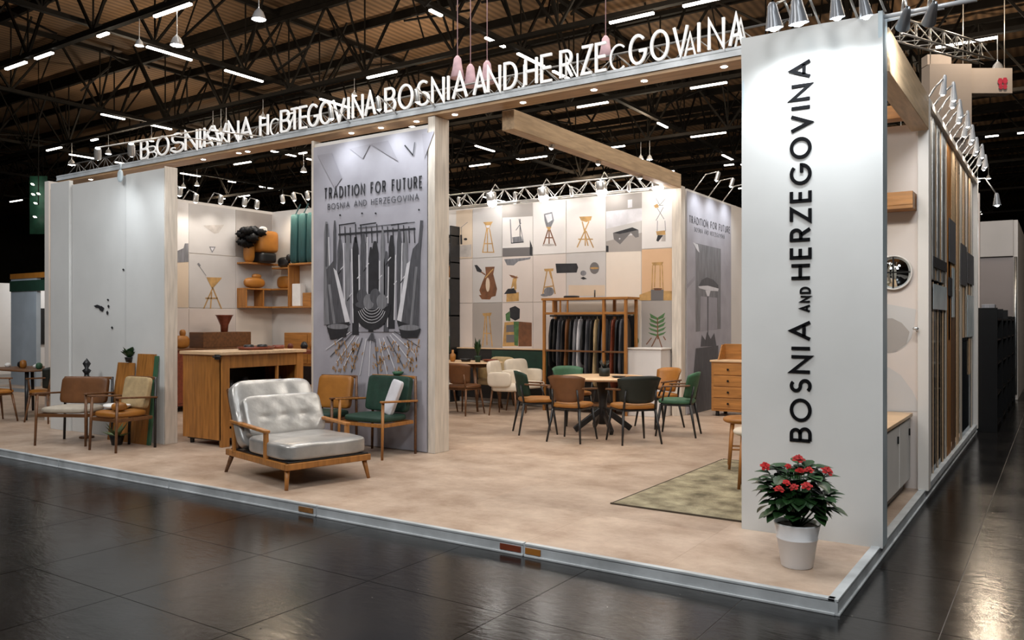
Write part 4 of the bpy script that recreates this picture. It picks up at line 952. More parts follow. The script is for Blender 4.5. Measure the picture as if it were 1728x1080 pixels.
# ---- clothes rack
ORDN = ['first', 'second', 'third', 'fourth', 'fifth', 'sixth', 'seventh', 'eighth', 'ninth', 'tenth', 'eleventh', 'twelfth', 'thirteenth', 'fourteenth', 'fifteenth', 'sixteenth', 'seventeenth', 'eighteenth', 'nineteenth']
RX0, RX1 = PY(918, 0, 11.85).x, PY(1060, 0, 11.85).x
t = thing('clothes_rack', 'wooden open wardrobe rack full of dark garments before the photo wall', 'clothes rack', (RX0, 11.8, 0)); W_ = RX1 - RX0
for x in (0, W_ * .72, W_ - .05):
    for y in (0, .38): b = B(); b.bb(x, x + .045, y, y + .045, 0, 1.86, bev=.004); obj('post', b, 'oak', t)
b = B(); b.bb(-.02, W_ + .02, -.01, .44, 1.86, 1.90, bev=.004); obj('top_board', b, 'oakx', t)
for y in (.0, .38): b = B(); b.bb(.045, W_ - .05, y + .005, y + .035, 1.62, 1.66, bev=.004); obj('rail', b, 'oakx', t)
for x in (.2, .34, .48): b = B(); b.bar((x, .02, 1.66), (x, .02, 1.86), .025, .02); obj('spindle', b, 'oak', t)
b = B(); b.tube((.03, .2, 1.60), (W_ - .03, .2, 1.60), .014); obj('hanging_rail', b, 'blackmetal', t)
b = B(); b.bb(.0, W_, .02, .42, .12, .15, bev=.003); obj('shelf_board', b, 'walnut', t); b = B(); b.bb(.045, W_ - .05, .0, .03, 1.0, 1.03, bev=.003); obj('rail', b, 'walnut', t)
b = B(); b.bb(.04, W_ - .04, .425, .435, .15, 1.6); obj('back_panel', b, 'black', t)
gm = ['black', 'black', 'ink2', 'black', 'brownleather', 'black', 'ink3', 'inkpale', 'black', 'ink2', 'black', 'tan', 'black', 'ink3', 'black', 'reddish', 'black', 'ink2', 'black']
for k, m_ in enumerate(gm):
    x = .09 + k * (W_ - .18) / (len(gm) - 1)
    if abs(x - W_ * .72 - .02) < .03: x += .05
    L_ = random.uniform(.75, 1.15); hw = .012
    b = B()
    def gf(u, v): a = (u - .5) * 2; return Vector((x + hw * math.sin(v * 9 + k) + hw * a * .6, .2 + a * (.13 + .05 * v), 1.56 - L_ * v - .05 * abs(a)))
    nu, nv = 6, 8; b.cushion((x, .2, 1.55 - L_ / 2), (.036, .34, L_), 5, cuts=5, fn=lambda q: Vector((q.x * (1 + .5 * math.sin(q.z * 5 + k)), q.y * (.8 - .2 * q.z), q.z)))
    b.tube((x, .2, 1.54), (x, .2, 1.60), .006, .006, 5)
    o = obj('garment', b, m_); o.location = (RX0, 11.8, 0)
    cn = {'black': 'black', 'ink2': 'charcoal', 'ink3': 'grey', 'inkpale': 'pale grey', 'brownleather': 'brown', 'tan': 'tan', 'reddish': 'red-brown'}[m_]
    tag(o, cn + ' garment, ' + ORDN[k] + ' from the left in the wooden clothes rack', 'garment', cn + ' garments in the clothes rack')
b = B(); b.cushion((0, 0, .02), (.26, .16, .045), 4); o = obj('folded_cloth', b, 'black', loc=(RX0 + .45, 12.0, 1.90)); tag(o, 'black folded cloth lying on top of the clothes rack', 'cloth')
b = B(); b.tube((0, 0, 1.9), (0, 0, 2.02), .012); o = obj('peg', b, 'black', loc=(RX1 - .6, 11.85, 0)); tag(o, 'short black peg standing on the clothes rack', 'peg')

# ---- white counter and desk near the timber post
t = thing('white_counter', 'white counter with a wooden side strip between clothes rack and timber post', 'counter', (-5.45, 12.1, 0))
b = B(); b.bb(-.29, .28, -.2, .21, 0, 1.06, bev=.004); obj('body', b, 'p_white', t); b = B(); b.bb(-.30, .30, -.22, .225, 1.061, 1.085, bev=.004); obj('top', b, 'whitewall', t)
DX = -4.62
t = thing('desk_chest', 'light oak chest of four drawers with a raised back beside the tower', 'chest', (DX, 12.62, 0))
b = B(); b.bb(0, 1.1, -.0, .5, .08, .86, bev=.006); obj('body', b, 'oakx', t); b = B(); b.bb(-.02, 1.12, -.02, .52, .861, .89, bev=.004); obj('top', b, 'oakl', t)
b = B(); b.poly([(.08, .42, .89), (.05, .12, .89), (.09, .42, 1.12)], None)
b = B(); b.bb(.06, 1.06, .42, .46, .891, 1.14, bev=.004); b.poly([(.06, .12, .891), (.06, .42, .891), (.06, .42, 1.13), (.06, .30, 1.13)], (.02, 0, 0)); obj('raised_back', b, 'oakx', t)
for k in range(4):
    z = .12 + k * .18; b = B(); b.bb(.04, 1.06, -.014, -.001, z, z + .165, bev=.004); d = obj('drawer', b, 'oakx', t); 
    b = B(); b.tube((.28, -.014, z + .085), (.28, -.035, z + .085), .014, .018, 10); obj('knob', b, 'blackmetal', d)
for x, y in ((.08, .06), (1.02, .06), (.08, .44), (1.02, .44)): leg((x, y, .08), (x, y, 0), .03, .03, 'black', t, 'foot')

# ---- stools behind the tower
def stool(lab, x, y, h, seatm, rz=0, r=.2):
    t = thing('stool', lab, 'stool', (x, y, .012), rz)
    b = B(); b.cushion((0, 0, h - .03), (r * 2, r * 2, .08), 2.6); obj('seat', b, seatm, t)
    for k in range(4):
        a = R(45 + 90 * k); leg((r * .75 * math.cos(a), r * .75 * math.sin(a), h - .05), (r * 1.0 * math.cos(a), r * 1.0 * math.sin(a), 0), .02, .014, 'oak', t)
    b = B()
    for k in range(4):
        a = R(45 + 90 * k); c_ = R(135 + 90 * k); b.tube((r * .9 * math.cos(a), r * .9 * math.sin(a), .2), (r * .9 * math.cos(c_), r * .9 * math.sin(c_), .2), .009)
    obj('stretcher', b, 'oak', t)
p = PZ(1237, 790); stool('ochre-topped wooden stool on the rug, farther of the two behind the tower', p.x + .10, p.y + .02, .52, 'ochre', R(20))
p = PZ(1252, 822); stool('cream-topped wooden stool on the rug, nearer of the two behind the tower', p.x + .12, p.y + .0, .53, 'creamup', R(15), .19)

# ---- rug
t = thing('rug', 'mottled beige wool rug lying on the platform beside the tower', 'rug', (-3.06, 6.05, 0), R(-.5))
def rg(u, v): return Vector((1.75 * u, 2.6 * v + .03 * math.sin(u * 20) * (v > .98), .006 + .006 * random.random() * (0 < u < 1 and 0 < v < 1)))
b = B(); b.grid(rg, 60, 80); obj('pile', b, 'rug', t)
b = B(); b.bb(-.012, 1.762, -.014, .004, .0, .012, bev=.003); b.bb(-.014, .0, .0, 2.6, .0, .008, bev=.003); b.bb(1.75, 1.762, .0, 2.6, .0, .012, bev=.003); b.bb(0, 1.75, 2.6, 2.612, 0, .012, bev=.003); obj('binding', b, 'rugedge', t)

# ---- lounge chair
t = thing('lounge_chair', 'wide silver leather lounge chair with oak frame in the front of the booth', 'lounge chair', (-6.20, 5.47, 0), R(77))
b = B()
for sx in (-1, 1): b.bb(sx * .445, sx * .405, -.62, .62, .175, .235, bev=.008)
b.bb(-.445, .445, -.63, -.585, .175, .235, bev=.008); b.bb(-.445, .445, .58, .62, .175, .235, bev=.008)
obj('frame', b, 'oak', t)
b = B(); b.bb(-.40, .40, -.58, .58, .215, .245); obj('webbing', b, 'black', t)
def wr(q):
    q.z += .05 * math.sin(q.x * 5 + q.y * 3) * math.sin(q.y * 4.5) * (q.z > .3); return q
b = B(); b.cushion((0, -.20, .325), (.87, .86, .17), 7, cuts=20, fn=wr); obj('seat_cushion', b, 'silver', t)
b = B(); b.bb(-.42, .42, -.62, .22, .238, .250, bev=.004); obj('seat_board', b, 'black', t)
tl = Matrix.Rotation(R(-24), 3, 'X')
def bk(q):
    gx = abs(math.sin((q.x + 1) * 2.36)); 
    if q.y < 0: q.y += .16 * (1 - gx) ** 3 * (q.z > 0) + .02 * math.sin(q.x * 11 + q.z * 7) * .5
    return q
b = B(); b.cushion((0, .44, .575), (.88, .15, .70), 7, rot=tl, cuts=24, fn=bk); obj('back_cushion', b, 'silver', t)
def tuft(q):
    for cx in (-.5, 0, .5):
        d2 = (q.x - cx) ** 2 * 6 + (q.z + .1) ** 2 * 5; q.y += (.18 * math.exp(-d2 * 9) if q.y < 0 else 0)
    q.y += .025 * math.sin(q.x * 13) * math.cos(q.z * 7); return q
b = B(); b.cushion((.02, .305, .56), (.84, .13, .42), 9, rot=tl, cuts=24, fn=tuft); obj('lumbar_pillow', b, 'silver', t)
b = B(); b.bar((-.36, .50, .24), (-.36, .74, .82), .03, .05, .006); b.bar((.36, .50, .24), (.36, .74, .82), .03, .05, .006); b.bar((-.38, .55, .30), (.38, .55, .30), .03, .05, .006); b.bar((-.38, .72, .78), (.38, .72, .78), .03, .05, .006); obj('back_frame', b, 'walnut', t)
for sx in (-1, 1):
    b = B(); b.bar((sx * .43, -.25, .485), (sx * .43, .50, .52), .06, .028, .008); obj('armrest', b, 'oak', t)
    b = B(); b.bar((sx * .43, -.22, .20), (sx * .43, -.22, .485), .035, .05, .006); obj('arm_support', b, 'oak', t); b = B(); b.bar((sx * .43, .45, .20), (sx * .43, .47, .51), .03, .04, .006); obj('arm_support', b, 'oak', t)
    leg((sx * .40, -.57, .19), (sx * .43, -.61, 0), .026, .016, 'oak', t); leg((sx * .40, .55, .19), (sx * .43, .64, 0), .026, .016, 'walnut', t)

# ---- chairs before the poster
place(wood_armchair('dark green channelled armchair with wooden frame before the grey poster', 'green', 'green', 'oak', .68, .54, .88, channels=5, darkleg='walnut'), -6.42, 6.83, R(0))
place(wood_armchair('ochre-backed armchair with green seat behind the silver lounge chair', 'green', 'ochre', 'walnut', .52, .48, .86), -7.16, 6.76, R(10))
b = B(); b.cushion((0, 0, 0), (.15, .06, .40), 8, rot=Matrix.Rotation(R(-14), 3, 'X') @ Matrix.Rotation(R(14), 3, 'Y'), cuts=8); o = obj('bolster', b, 'inkpale', loc=(-6.20, 6.86, .655)); tag(o, 'pale grey patterned bolster leaning on the green armchair', 'cushion')
b = B(); b.lathe([(.001, 0), (.05, 0), (.07, .035), (.05, .04)], n=14); o = obj('bowl', b, 'greenlight', loc=(-6.36, 7.125, .885)); tag(o, 'small green bowl balanced on the back rail of the green armchair', 'bowl')

# ---- oak bar cabinet in the left bay
CX0, CX1, CY0, CY1, CZ = -9.05, -8.30, 6.16, 7.42, 1.14
t = thing('bar_cabinet', 'tall golden oak cabinet with open dark shelves standing behind the front panel', 'cabinet', (CX0, CY0, 0)); W_ = CX1 - CX0; D_ = CY1 - CY0
n = 6
for k in range(n): b = B(); b.bb(W_ * k / n + .002, W_ * (k + 1) / n - .002, 0, .03, .08, CZ - .04, bev=.003); obj('side_board', b, 'oak', t)
b = B(); b.bb(0, W_, D_ - .03, D_, .08, CZ - .04, bev=.003); obj('side_panel', b, 'oak', t)
b = B(); b.bb(0, .03, .03, D_ - .03, .08, CZ - .04, bev=.003); obj('back_panel', b, 'walnut', t)
b = B(); b.bb(-.03, W_ + .05, -.03, D_ + .03, CZ - .04, CZ, bev=.006); obj('top', b, 'oakl', t)
for y0, y1 in ((0, .11), (D_ - .11, D_)): b = B(); b.bb(W_ - .03, W_ + .02, y0, y1, 0, CZ - .041, bev=.004); obj('front_post', b, 'oak', t)
b = B(); b.bb(W_ - .03, W_ + .012, .11, D_ - .11, CZ - .20, CZ - .041, bev=.004); obj('front_rail', b, 'oak', t)
for z in (.60, .42): b = B(); b.bb(.03, W_ - .002, .03, D_ - .03, z, z + .025, bev=.003); obj('shelf_board', b, 'oak', t)
b = B(); b.bb(W_ - .03, W_ + .008, D_ * .66, D_ * .66 + .03, .60, CZ - .2, bev=.003); obj('divider', b, 'oak', t)
for k, z in enumerate((.24, .10)): 
    b = B(); b.bb(W_ - .03, W_ + .010, .115, D_ - .115, z, z + (.17 if k == 0 else .11), bev=.004); d = obj('drawer', b, 'oak', t)
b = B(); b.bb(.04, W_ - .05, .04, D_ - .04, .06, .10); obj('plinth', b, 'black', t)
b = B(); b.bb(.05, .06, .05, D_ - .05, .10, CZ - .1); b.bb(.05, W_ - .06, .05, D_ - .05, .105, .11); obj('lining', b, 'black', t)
b = B(); b.bb(W_ - .05, W_ + .03, -.055, -.033, CZ - .09, CZ - .03, bev=.004); b.tube((W_ - .08, -.05, CZ - .06), (W_ + .06, -.05, CZ - .05), .012); obj('bracket', b, 'black', t, label='black clamp bracket on the front corner')
leg((.08, .08, .08), (.08, .08, 0), .03, .025, 'black', t, 'foot'); leg((.08, D_ - .08, .08), (.08, D_ - .08, 0), .03, .025, 'black', t, 'foot')
for k, (x, y, r) in enumerate(((.55, .28, .085), (.52, .52, .10), (.60, .72, .06), (.55, 1.02, .09))):
    b = B(); b.lathe([(r * .6, 0), (r, r * .5), (r * .9, r * 1.2), (r * .4, r * 1.5), (r * .45, r * 1.8), (r * .3, r * 1.8)], n=16); o = obj('pot', b, 'black', loc=(CX0 + x, CY0 + y, .626)); tag(o, ['glossy black pot at the left of the cabinet shelf', 'largest black pot on the cabinet shelf', 'small black pot beside the cabinet divider', 'black pot in the right compartment of the cabinet'][k], 'pot')
def tray(lab, x, y, z, rx, ry, m, h=.03):
    b = B(); b.lathe([(.001, 0), (.9, 0), (1, h / max(rx, .01)), (.93, h / max(rx, .01)), (.86, .25 * h / rx), (.001, .25 * h / rx)], n=22, cap=False)
    bmesh.ops.scale(b.bm, vec=(rx, ry, rx), verts=b.bm.verts); o = obj('tray', b, m, loc=(x, y, z)); return tag(o, lab, 'tray')
tray('large red-brown wooden tray on the bar cabinet top', CX0 + .42, CY0 + .78, CZ, .20, .26, 'reddish', .04)
tray('small dark red dish at the far end of the bar cabinet top', CX0 + .40, CY0 + 1.16, CZ, .08, .08, 'reddish', .05)
for k, (x, y) in enumerate(((.40, .68), (.44, .86))):
    b = B(); b.lathe([(.05, 0), (.07, .02), (.06, .05), (.03, .055)], n=14); o = obj('cup', b, 'black', loc=(CX0 + x, CY0 + y, CZ + .014)); tag(o, ['black cup on the left of the red tray', 'black cup on the right of the red tray'][k], 'cup')

# furniture behind the cabinet in the left bay
t = thing('red_sideboard', 'dark red-brown sideboard along the left bay wall', 'sideboard', (-12.35, 9.0, 0))
b = B(); b.bb(-.35, .25, -1.2, 1.3, .1, 1.02, bev=.006); obj('body', b, 'reddish', t); b = B(); b.bb(-.37, .28, -1.22, 1.32, 1.021, 1.05, bev=.004); obj('top', b, 'walnut', t)
for k in range(3): b = B(); b.bb(.251, .265, -1.15 + k * .82, -.38 + k * .82, .15, .98, bev=.004); d = obj('door', b, 'reddish', t); b = B(); b.tube((.265, -.5 + k * .82, .6), (.29, -.5 + k * .82, .6), .012); obj('knob', b, 'blackmetal', d)
b = B(); b.bb(-.3, .1, -.5, .5, 1.051, 1.32, bev=.01); o = obj('wooden_box', b, 'walnut', loc=(-12.3, 9.2, 0)); tag(o, 'dark brown wooden box on the red sideboard', 'box')
b = B(); b.lathe([(.06, 0), (.07, .12), (.14, .28), (.16, .30), (.14, .30)], n=8); o = obj('basket', b, 'reddish', loc=(-12.3, 9.2, 1.321)); tag(o, 'dark flared basket on top of the dark wooden box', 'basket')
b = B(); b.cushion((0, 0, .11), (.16, .26, .22), 3); b.cushion((0, .02, .26), (.09, .1, .12), 2.4); o = obj('carved_figure', b, 'ochre', loc=(-12.3, 8.35, 1.05)); tag(o, 'ochre carved figure on the red sideboard next to the front panel', 'figure')
t = thing('oak_sideboard', 'golden oak sideboard against the bay back wall beside the grey poster', 'sideboard', (-11.2, 10.38, 0))
b = B(); b.bb(-.65, .6, -.22, .24, .1, 1.30, bev=.006); obj('body', b, 'oakx', t)
for k in range(2): b = B(); b.bb(-.62 + k * .61, -.03 + k * .61, -.235, -.221, .75, 1.27, bev=.004); obj('door', b, 'oakx', t)
b = B(); b.bb(-.6, .55, -.236, -.2205, .15, .7); obj('recess_shade', b, 'black', t)  # flat black sheet stands in for the shade of an open recess
t = thing('console_table', 'red-topped console with small ornaments behind the bar cabinet', 'console', (-9.6, 9.0, 0))
b = B(); b.bb(-.9, .5, -.25, .25, 1.0, 1.05, bev=.006); obj('top', b, 'reddish', t); b = B(); b.bb(-.85, .45, -.2, .22, .45, .48, bev=.004); obj('shelf_board', b, 'oakx', t)
for x in (-.86, .46):
    for y in (-.21, .21): leg((x, y, 1.0), (x, y, 0), .025, .02, 'oak', t)
for k in range(5):
    x = -10.35 + k * .27; r = .05 + .012 * (k % 3); b = B(); b.lathe([(r * .6, 0), (r, r), (r * .7, r * 1.8), (r * .3, r * 2.1)], n=12); o = obj('jar', b, ['reddish', 'black', 'ochre', 'black', 'oak'][k], loc=(x, 9.0 + .05 * (k % 2), 1.05)); tag(o, ['red jar', 'squat black jar', 'ochre jar', 'wide black jar', 'wooden jar'][k] + ' on the red-topped console', 'jar')

# ---- wall shelves of the left bay
t = thing('wall_shelf', 'golden oak box shelves mounted around the corner of the left bay', 'shelf', (0, 0, 0))
y0 = PX(399, 0, XL).y
for z in (2.58, 2.10, 1.76): b = B(); b.bb(XL + .011, XL + .27, y0, 10.62, z, z + .03, bev=.003); obj('shelf_board', b, 'oak', t)
for z in (2.50, 2.10, 1.76): b = B(); b.bb(XL + .28, -12.02, 10.40, 10.648, z, z + .03, bev=.003); obj('shelf_board', b, 'oakx', t)
for z in (2.56, 1.76): b = B(); b.bb(-11.98, -11.2, 10.38, 10.648, z, z + .03, bev=.003); obj('shelf_board', b, 'oakx', t)
for x in (-12.01, -11.2): b = B(); b.bb(x, x + .03, 10.38, 10.648, 1.791, 2.559, bev=.003); obj('upright', b, 'oak', t)
for y in (y0, 10.2): b = B(); b.bb(XL + .011, XL + .27, y, y + .03, 1.791, 2.099, bev=.003); obj('upright', b, 'oak', t)
b = B(); b.cushion((0, 0, .10), (.32, .38, .20), 6); b.mi = 1; b.cushion((0, 0, .40), (.36, .46, .42), 6); o = obj('basket', b, ['black', 'ochre'], loc=(-12.52, 10.25, 2.61)); tag(o, 'ochre round basket with black base on the top shelf of the left bay', 'basket')
b = B()
for k in range(16): b.cushion((random.uniform(-.10, .12), random.uniform(-.32, .22), random.uniform(-.20, .12) if k % 2 else random.uniform(-.02, .12)), (.2, .26, .16), 2.0, cuts=5, fn=lambda q: q * (1 + .25 * math.sin(q.x * 7 + q.y * 9) * math.cos(q.z * 6)))
o = obj('dark_drape', b, 'deepblack', loc=(-12.50, 9.98, 3.12)); tag(o, 'black crumpled drape hanging over the ochre basket', 'cloth')
b = B(); b.cushion((0, 0, 0), (.06, .18, .12), 2.4); o = obj('white_mask', b, 'whitecloth', loc=(-12.36, 10.1, 3.22)); tag(o, 'small white mask lying on the black drape', 'mask')
b = B(); b.cushion((0, 0, .2), (.16, .2, .42), 3); o = obj('vase', b, 'ochre', loc=(-12.55, 9.93, 2.61)); tag(o, 'slim ochre vase left of the round basket', 'vase')
b = B(); b.cushion((0, 0, .1), (.18, .45, .2), 2.6); b.cushion((0, .05, .22), (.1, .2, .1), 2.4); o = obj('carved_animal', b, 'ochre', loc=(-12.55, 10.05, 2.131)); tag(o, 'ochre carved animal on the middle bay shelf', 'figure')
b = B(); b.cushion((0, 0, .1), (.3, .14, .2), 2.6); b.cushion((.16, 0, .18), (.14, .12, .14), 2.4); o = obj('plush_dog', b, 'black', loc=(-12.25, 10.5, 2.531)); tag(o, 'black and white soft toy at the bay corner shelf', 'toy')
b = B(); b.cushion((0, 0, .12), (.36, .14, .24), 3); o = obj('handbag', b, 'ochre', loc=(-12.27, 10.53, 2.131)); tag(o, 'ochre bag standing on the corner shelf', 'bag')
b = B(); b.bb(-.11, .11, -.07, .07, 0, .42, bev=.01); o = obj('paper_bag', b, 'whitecloth', loc=(-11.84, 10.5, 1.791)); tag(o, 'white paper bag in the right box of the bay shelves', 'bag')
b = B(); b.bb(-.11, .11, -.05, .05, 0, .25, bev=.01); o = obj('wooden_box', b, 'oakx', loc=(-11.60, 10.52, 1.791)); tag(o, 'small oak box next to the white paper bag', 'box')
for k in range(3):
    b = B(); b.cushion((0, 0, 0), (.17, .12, .92), 9, fn=lambda q: Vector((q.x + .1 * math.sin(q.z * 2), q.y, q.z))); b.tube((0, 0, .45), (0, .12, .66), .012)
    o = obj('hanging_textile', b, 'teal', loc=(-11.93 + k * .22, 10.50, 3.06)); tag(o, ['left teal textile roll hanging in the left bay', 'middle teal textile roll hanging in the left bay', 'right teal textile roll hanging beside the grey poster'][k], 'textile')

# ---- left front group of chairs
ch1 = wood_armchair('wooden armchair with linen seat farthest left before the white panels', 'linen', 'brownleather', 'walnut', .66, .54, .80, darkleg='black'); place(ch1, -10.15, 5.40, R(28))
ch2 = wood_armchair('wooden armchair with tan cloth back nearest the cabinet on the left', 'ochre', 'tan', 'walnut', .50, .50, .84, darkleg='black'); place(ch2, -9.20, 5.46, R(4))
b = B(); b.cushion((0, 0, 0), (.30, .26, .05), 3, cuts=8, fn=lambda q: Vector((q.x, q.y, q.z + .6 * q.x * q.x))); o = obj('folded_cloth', b, 'whitecloth', loc=(-9.28, 5.44, .50)); tag(o, 'white folded cloth on the seat of the tan armchair', 'cloth')
b = B(); b.cushion((0, 0, 0), (.16, .16, .10), 2.4); o = obj('round_cushion', b, 'ochre', loc=(-9.06, 5.34, .515)); tag(o, 'small ochre round cushion on the tan armchair', 'cushion')
def slab(lab, p, ht, wd, m, edge=None, tilt=.10, taper=.0):
    t = thing('wooden_slab', lab, 'board', p)
    n = 3
    for k in range(n):
        b = B(); xa = -wd / 2 + wd * k / n; xb = xa + wd / n - .004; s = 1 - taper
        b.poly([(xa, 0, 0), (xb, 0, 0), (xb * s, tilt, ht), (xa * s, tilt, ht)], (0, .03, 0)); obj('plank', b, m, t)
    if edge: b = B(); b.poly([(wd / 2, 0, 0), (wd / 2 + .05, 0, 0), (wd / 2 + .05, tilt, ht - .02), (wd / 2, tilt, ht - .02)], (0, .03, 0)); obj('edge_strip', b, edge, t)
slab('tapered brown wooden slab leaning on the white panels below the small dark plant', (-9.85, 5.78, 0), .98, .46, 'oak', None, .11, .25)
slab('tall brown wooden slab with green edge leaning beside the panel end post', (-9.40, 5.78, 0), 1.10, .36, 'oak', 'greenlight', .11, .0)
pot_plant('small_plant', 'dark leafy plant on top of the tapered wooden slab', (-9.80, 5.905, .99), .05, .06, 'black', n=40, spread=.11, hh=.14)
t = thing('totem', 'slim black stacked totem ornament behind the left armchair', 'ornament', (-10.45, 5.72, 0))
b = B(); b.lathe([(.09, 0), (.09, .02), (.015, .03), (.015, .62), (.07, .63)], n=14); obj('stand', b, 'walnut', t)
b = B(); b.lathe([(.06, .63), (.09, .66), (.04, .70), (.08, .74), (.085, .77), (.03, .80), (.03, .83), (.055, .87), (.02, .90), (.05, .96), (.001, 1.03)], n=14); obj('stack', b, 'black', t)
t = thing('agave', 'spiky agave plant on the floor between the two left armchairs', 'plant', (-9.55, 5.60, 0))
b = B(); b.lathe([(.06, 0), (.09, .12), (.08, .12), (.001, .10)], n=14); obj('pot', b, 'black', t)
for k in range(16):
    a = k * 2.4; L_ = .22; e = .25 + .9 * (k % 4) / 4; tip = Vector((L_ * math.cos(a) * math.cos(e), L_ * math.sin(a) * math.cos(e), .11 + L_ * math.sin(e))); sd = Vector((-math.sin(a), math.cos(a), 0)) * .022
    b = B(); bs = Vector((0, 0, .10)); md = bs.lerp(tip, .5); b._new([bs - sd * .6, bs + sd * .6, md + sd, tip, md - sd, md + Vector((0, 0, -.015))], [[0, 1, 2, 5], [0, 5, 4], [5, 2, 3], [5, 3, 4]]); obj('leaf', b, 'leaf2', t)
# marks on the left panels
b = B()
def mk(x, y, w_, h_): b._new([PY(px, py, 5.952) for px, py in ((x - w_, y - h_ * .3), (x, y - h_), (x + w_, y - h_ * .2), (x + w_ * .4, y + h_), (x - w_ * .5, y + h_ * .6))], [[0, 1, 2, 3, 4]])
for a in ((164, 517, 6, 3), (171, 521, 5, 5), (182, 506, 2, 2), (183, 517, 2, 3), (181, 528, 2, 4), (189, 553, 2, 2.5), (208, 455, 2, 2)): mk(*a)
obj('dark_mark', b, 'ink', lp, recalc=False)
b = B(); b.cushion((0, 0, 0), (.10, .05, .16), 2.4); b.tube((0, 0, .06), (.02, .0, .16), .01); o = obj('glass_drop', b, 'frost', loc=PY(203, 297, 5.88)); tag(o, 'small blue-grey glass drop ornament at the top of the left panels', 'ornament')

# ---- chairs and table far left
T3 = (-13.75, 6.6)
t = thing('dining_table', 'dark dining table at the far left edge of the platform', 'table', (T3[0], T3[1], 0))
b = B(); b.cushion((0, 0, .745), (1.5, .9, .03), 6); obj('tabletop', b, 'walnut', t)
for sx in (-1, 1):
    for sy in (-1, 1): leg((sx * .6, sy * .33, .73), (sx * .68, sy * .38, 0), .03, .02, 'black', t)
place(dining_chair('black-backed dining chair with ochre seat at the far left table, seen from behind', 'ochre', 'blackgreen', 'walnut'), -12.62, 6.35, R(90 + 180 + 10))
place(dining_chair('ochre-seated dark dining chair at the very left edge of the picture', 'ochre', 'black', 'walnut'), -13.3, 5.85, R(180))
place(dining_chair('black dining chair on the rear side of the far left table', 'green', 'blackgreen', 'black'), -13.5, 7.35, R(0))
for k in range(5):
    b = B(); r = .05 + .02 * (k % 2); b.lathe([(r * .6, 0), (r, .03), (r * .9, .05 + .03 * (k % 3)), (r * .4, .07 + .03 * (k % 3))], n=12); o = obj('tableware', b, ['whitecloth', 'black', 'ochre', 'whitecloth', 'greenlight'][k], loc=(T3[0] - .5 + k * .25, T3[1] - .1 + .1 * (k % 2), .76)); tag(o, ['white', 'black', 'ochre', 'smaller white', 'green'][k] + ' dish on the far left table', 'dish')

# ================================================================== THE AISLE SIDE
# low cabinet seen through the opening
t = thing('low_cabinet', 'low white cabinet with pale wooden top behind the sign tower', 'cabinet', (-1.12, 6.2, 0))
b = B(); b.bb(-.7, 0, 0, 1.85, .10, .655, bev=.004); obj('body', b, 'whitewall', t)
b = B(); b.bb(-.72, .03, -.02, 1.88, .656, .685, bev=.004); obj('top', b, 'oakl', t)
for k in range(3): b = B(); b.bb(.001, .018, .02 + k * .61, .60 + k * .61, .11, .645, bev=.003); d = obj('door', b, 'whitewall', t); b = B(); b.bb(.019, .03, .50 + k * .61, .52 + k * .61, .5, .56); obj('handle', b, 'blackmetal', d)
b = B(); b.bb(-.66, -.04, .04, 1.8, 0, .10); obj('plinth', b, 'black', t)
# shelf, mirror and painted shadow shapes on the side wall
YS = 8.12
t = thing('bracket_shelf', 'small golden oak box shelf high on the pale aisle wall', 'shelf', (0, 0, 0))
p = PY(1547, 352, YS); xw = PY(1470, 352, YS).x
b = B(); b.bb(xw, p.x, YS - .24, YS - .002, p.z - .02, p.z + .01, bev=.003); obj('shelf_board', b, 'oakx', t)
b = B(); b.bb(xw, p.x, YS - .24, YS - .22, p.z + .011, p.z + .13, bev=.003); obj('front_board', b, 'oakx', t)
b = B(); b.bb(p.x - .02, p.x, YS - .22, YS - .002, p.z + .011, p.z + .13, bev=.003); obj('end_board', b, 'oakx', t)
b = B(); b.cushion((0, 0, .08), (.10, .1, .16), 2.4); o = obj('small_pot', b, 'ochre', loc=(p.x - .28, YS - .12, p.z + .01)); tag(o, 'small ochre pot on the high oak shelf at the aisle', 'pot')
t = thing('round_mirror', 'small round mirror with dark reflected lines on the pale aisle wall', 'mirror', PY(1508, 460, YS - .02))
b = B(); b.lathe([(.001, 0), (.145, 0), (.145, .018), (.001, .018)], n=36, cap=False); bmesh.ops.rotate(b.bm, matrix=Matrix.Rotation(R(90), 3, 'X'), verts=b.bm.verts); obj('glass', b, 'mirror', t)
b = B(); b.lathe([(.145, -.004), (.158, -.004), (.158, .02), (.145, .02), (.145, -.004)], n=36, cap=False); bmesh.ops.rotate(b.bm, matrix=Matrix.Rotation(R(90), 3, 'X'), verts=b.bm.verts); obj('rim', b, 'whitewall', t)
b = B(); b.bb(-.14, .14, -.03, -.02, -.006, .006); b.bb(-.006, .006, -.03, -.02, -.14, .14); obj('reflected_line', b, 'blackmetal', t)  # dark reflections in the mirror, modelled as thin black bars
b = B(); b.mi = 0  # fabric shadows on the wall, painted as flat grey polygons
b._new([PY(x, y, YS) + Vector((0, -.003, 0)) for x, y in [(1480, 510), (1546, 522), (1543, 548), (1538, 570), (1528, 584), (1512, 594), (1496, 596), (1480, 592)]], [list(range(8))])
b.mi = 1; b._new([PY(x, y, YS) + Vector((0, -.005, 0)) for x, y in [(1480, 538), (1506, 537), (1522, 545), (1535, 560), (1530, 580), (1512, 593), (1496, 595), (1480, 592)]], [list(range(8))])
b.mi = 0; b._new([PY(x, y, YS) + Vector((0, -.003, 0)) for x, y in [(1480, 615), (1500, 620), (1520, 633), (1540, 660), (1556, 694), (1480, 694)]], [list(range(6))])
o = obj('painted_shadow', b, ['p_lgrey', 'p_grey'], wall_side, recalc=False)
b = B(); b.tube((0, 0, 0), (.0, -.10, .02), .012); b.cushion((0, -.1, .02), (.05, .04, .03), 2.4); o = obj('coat_hook', b, 'alu', loc=PY(1548, 558, YS)); tag(o, 'metal coat hook on the pale wall beside the grey painted shadow', 'hook')

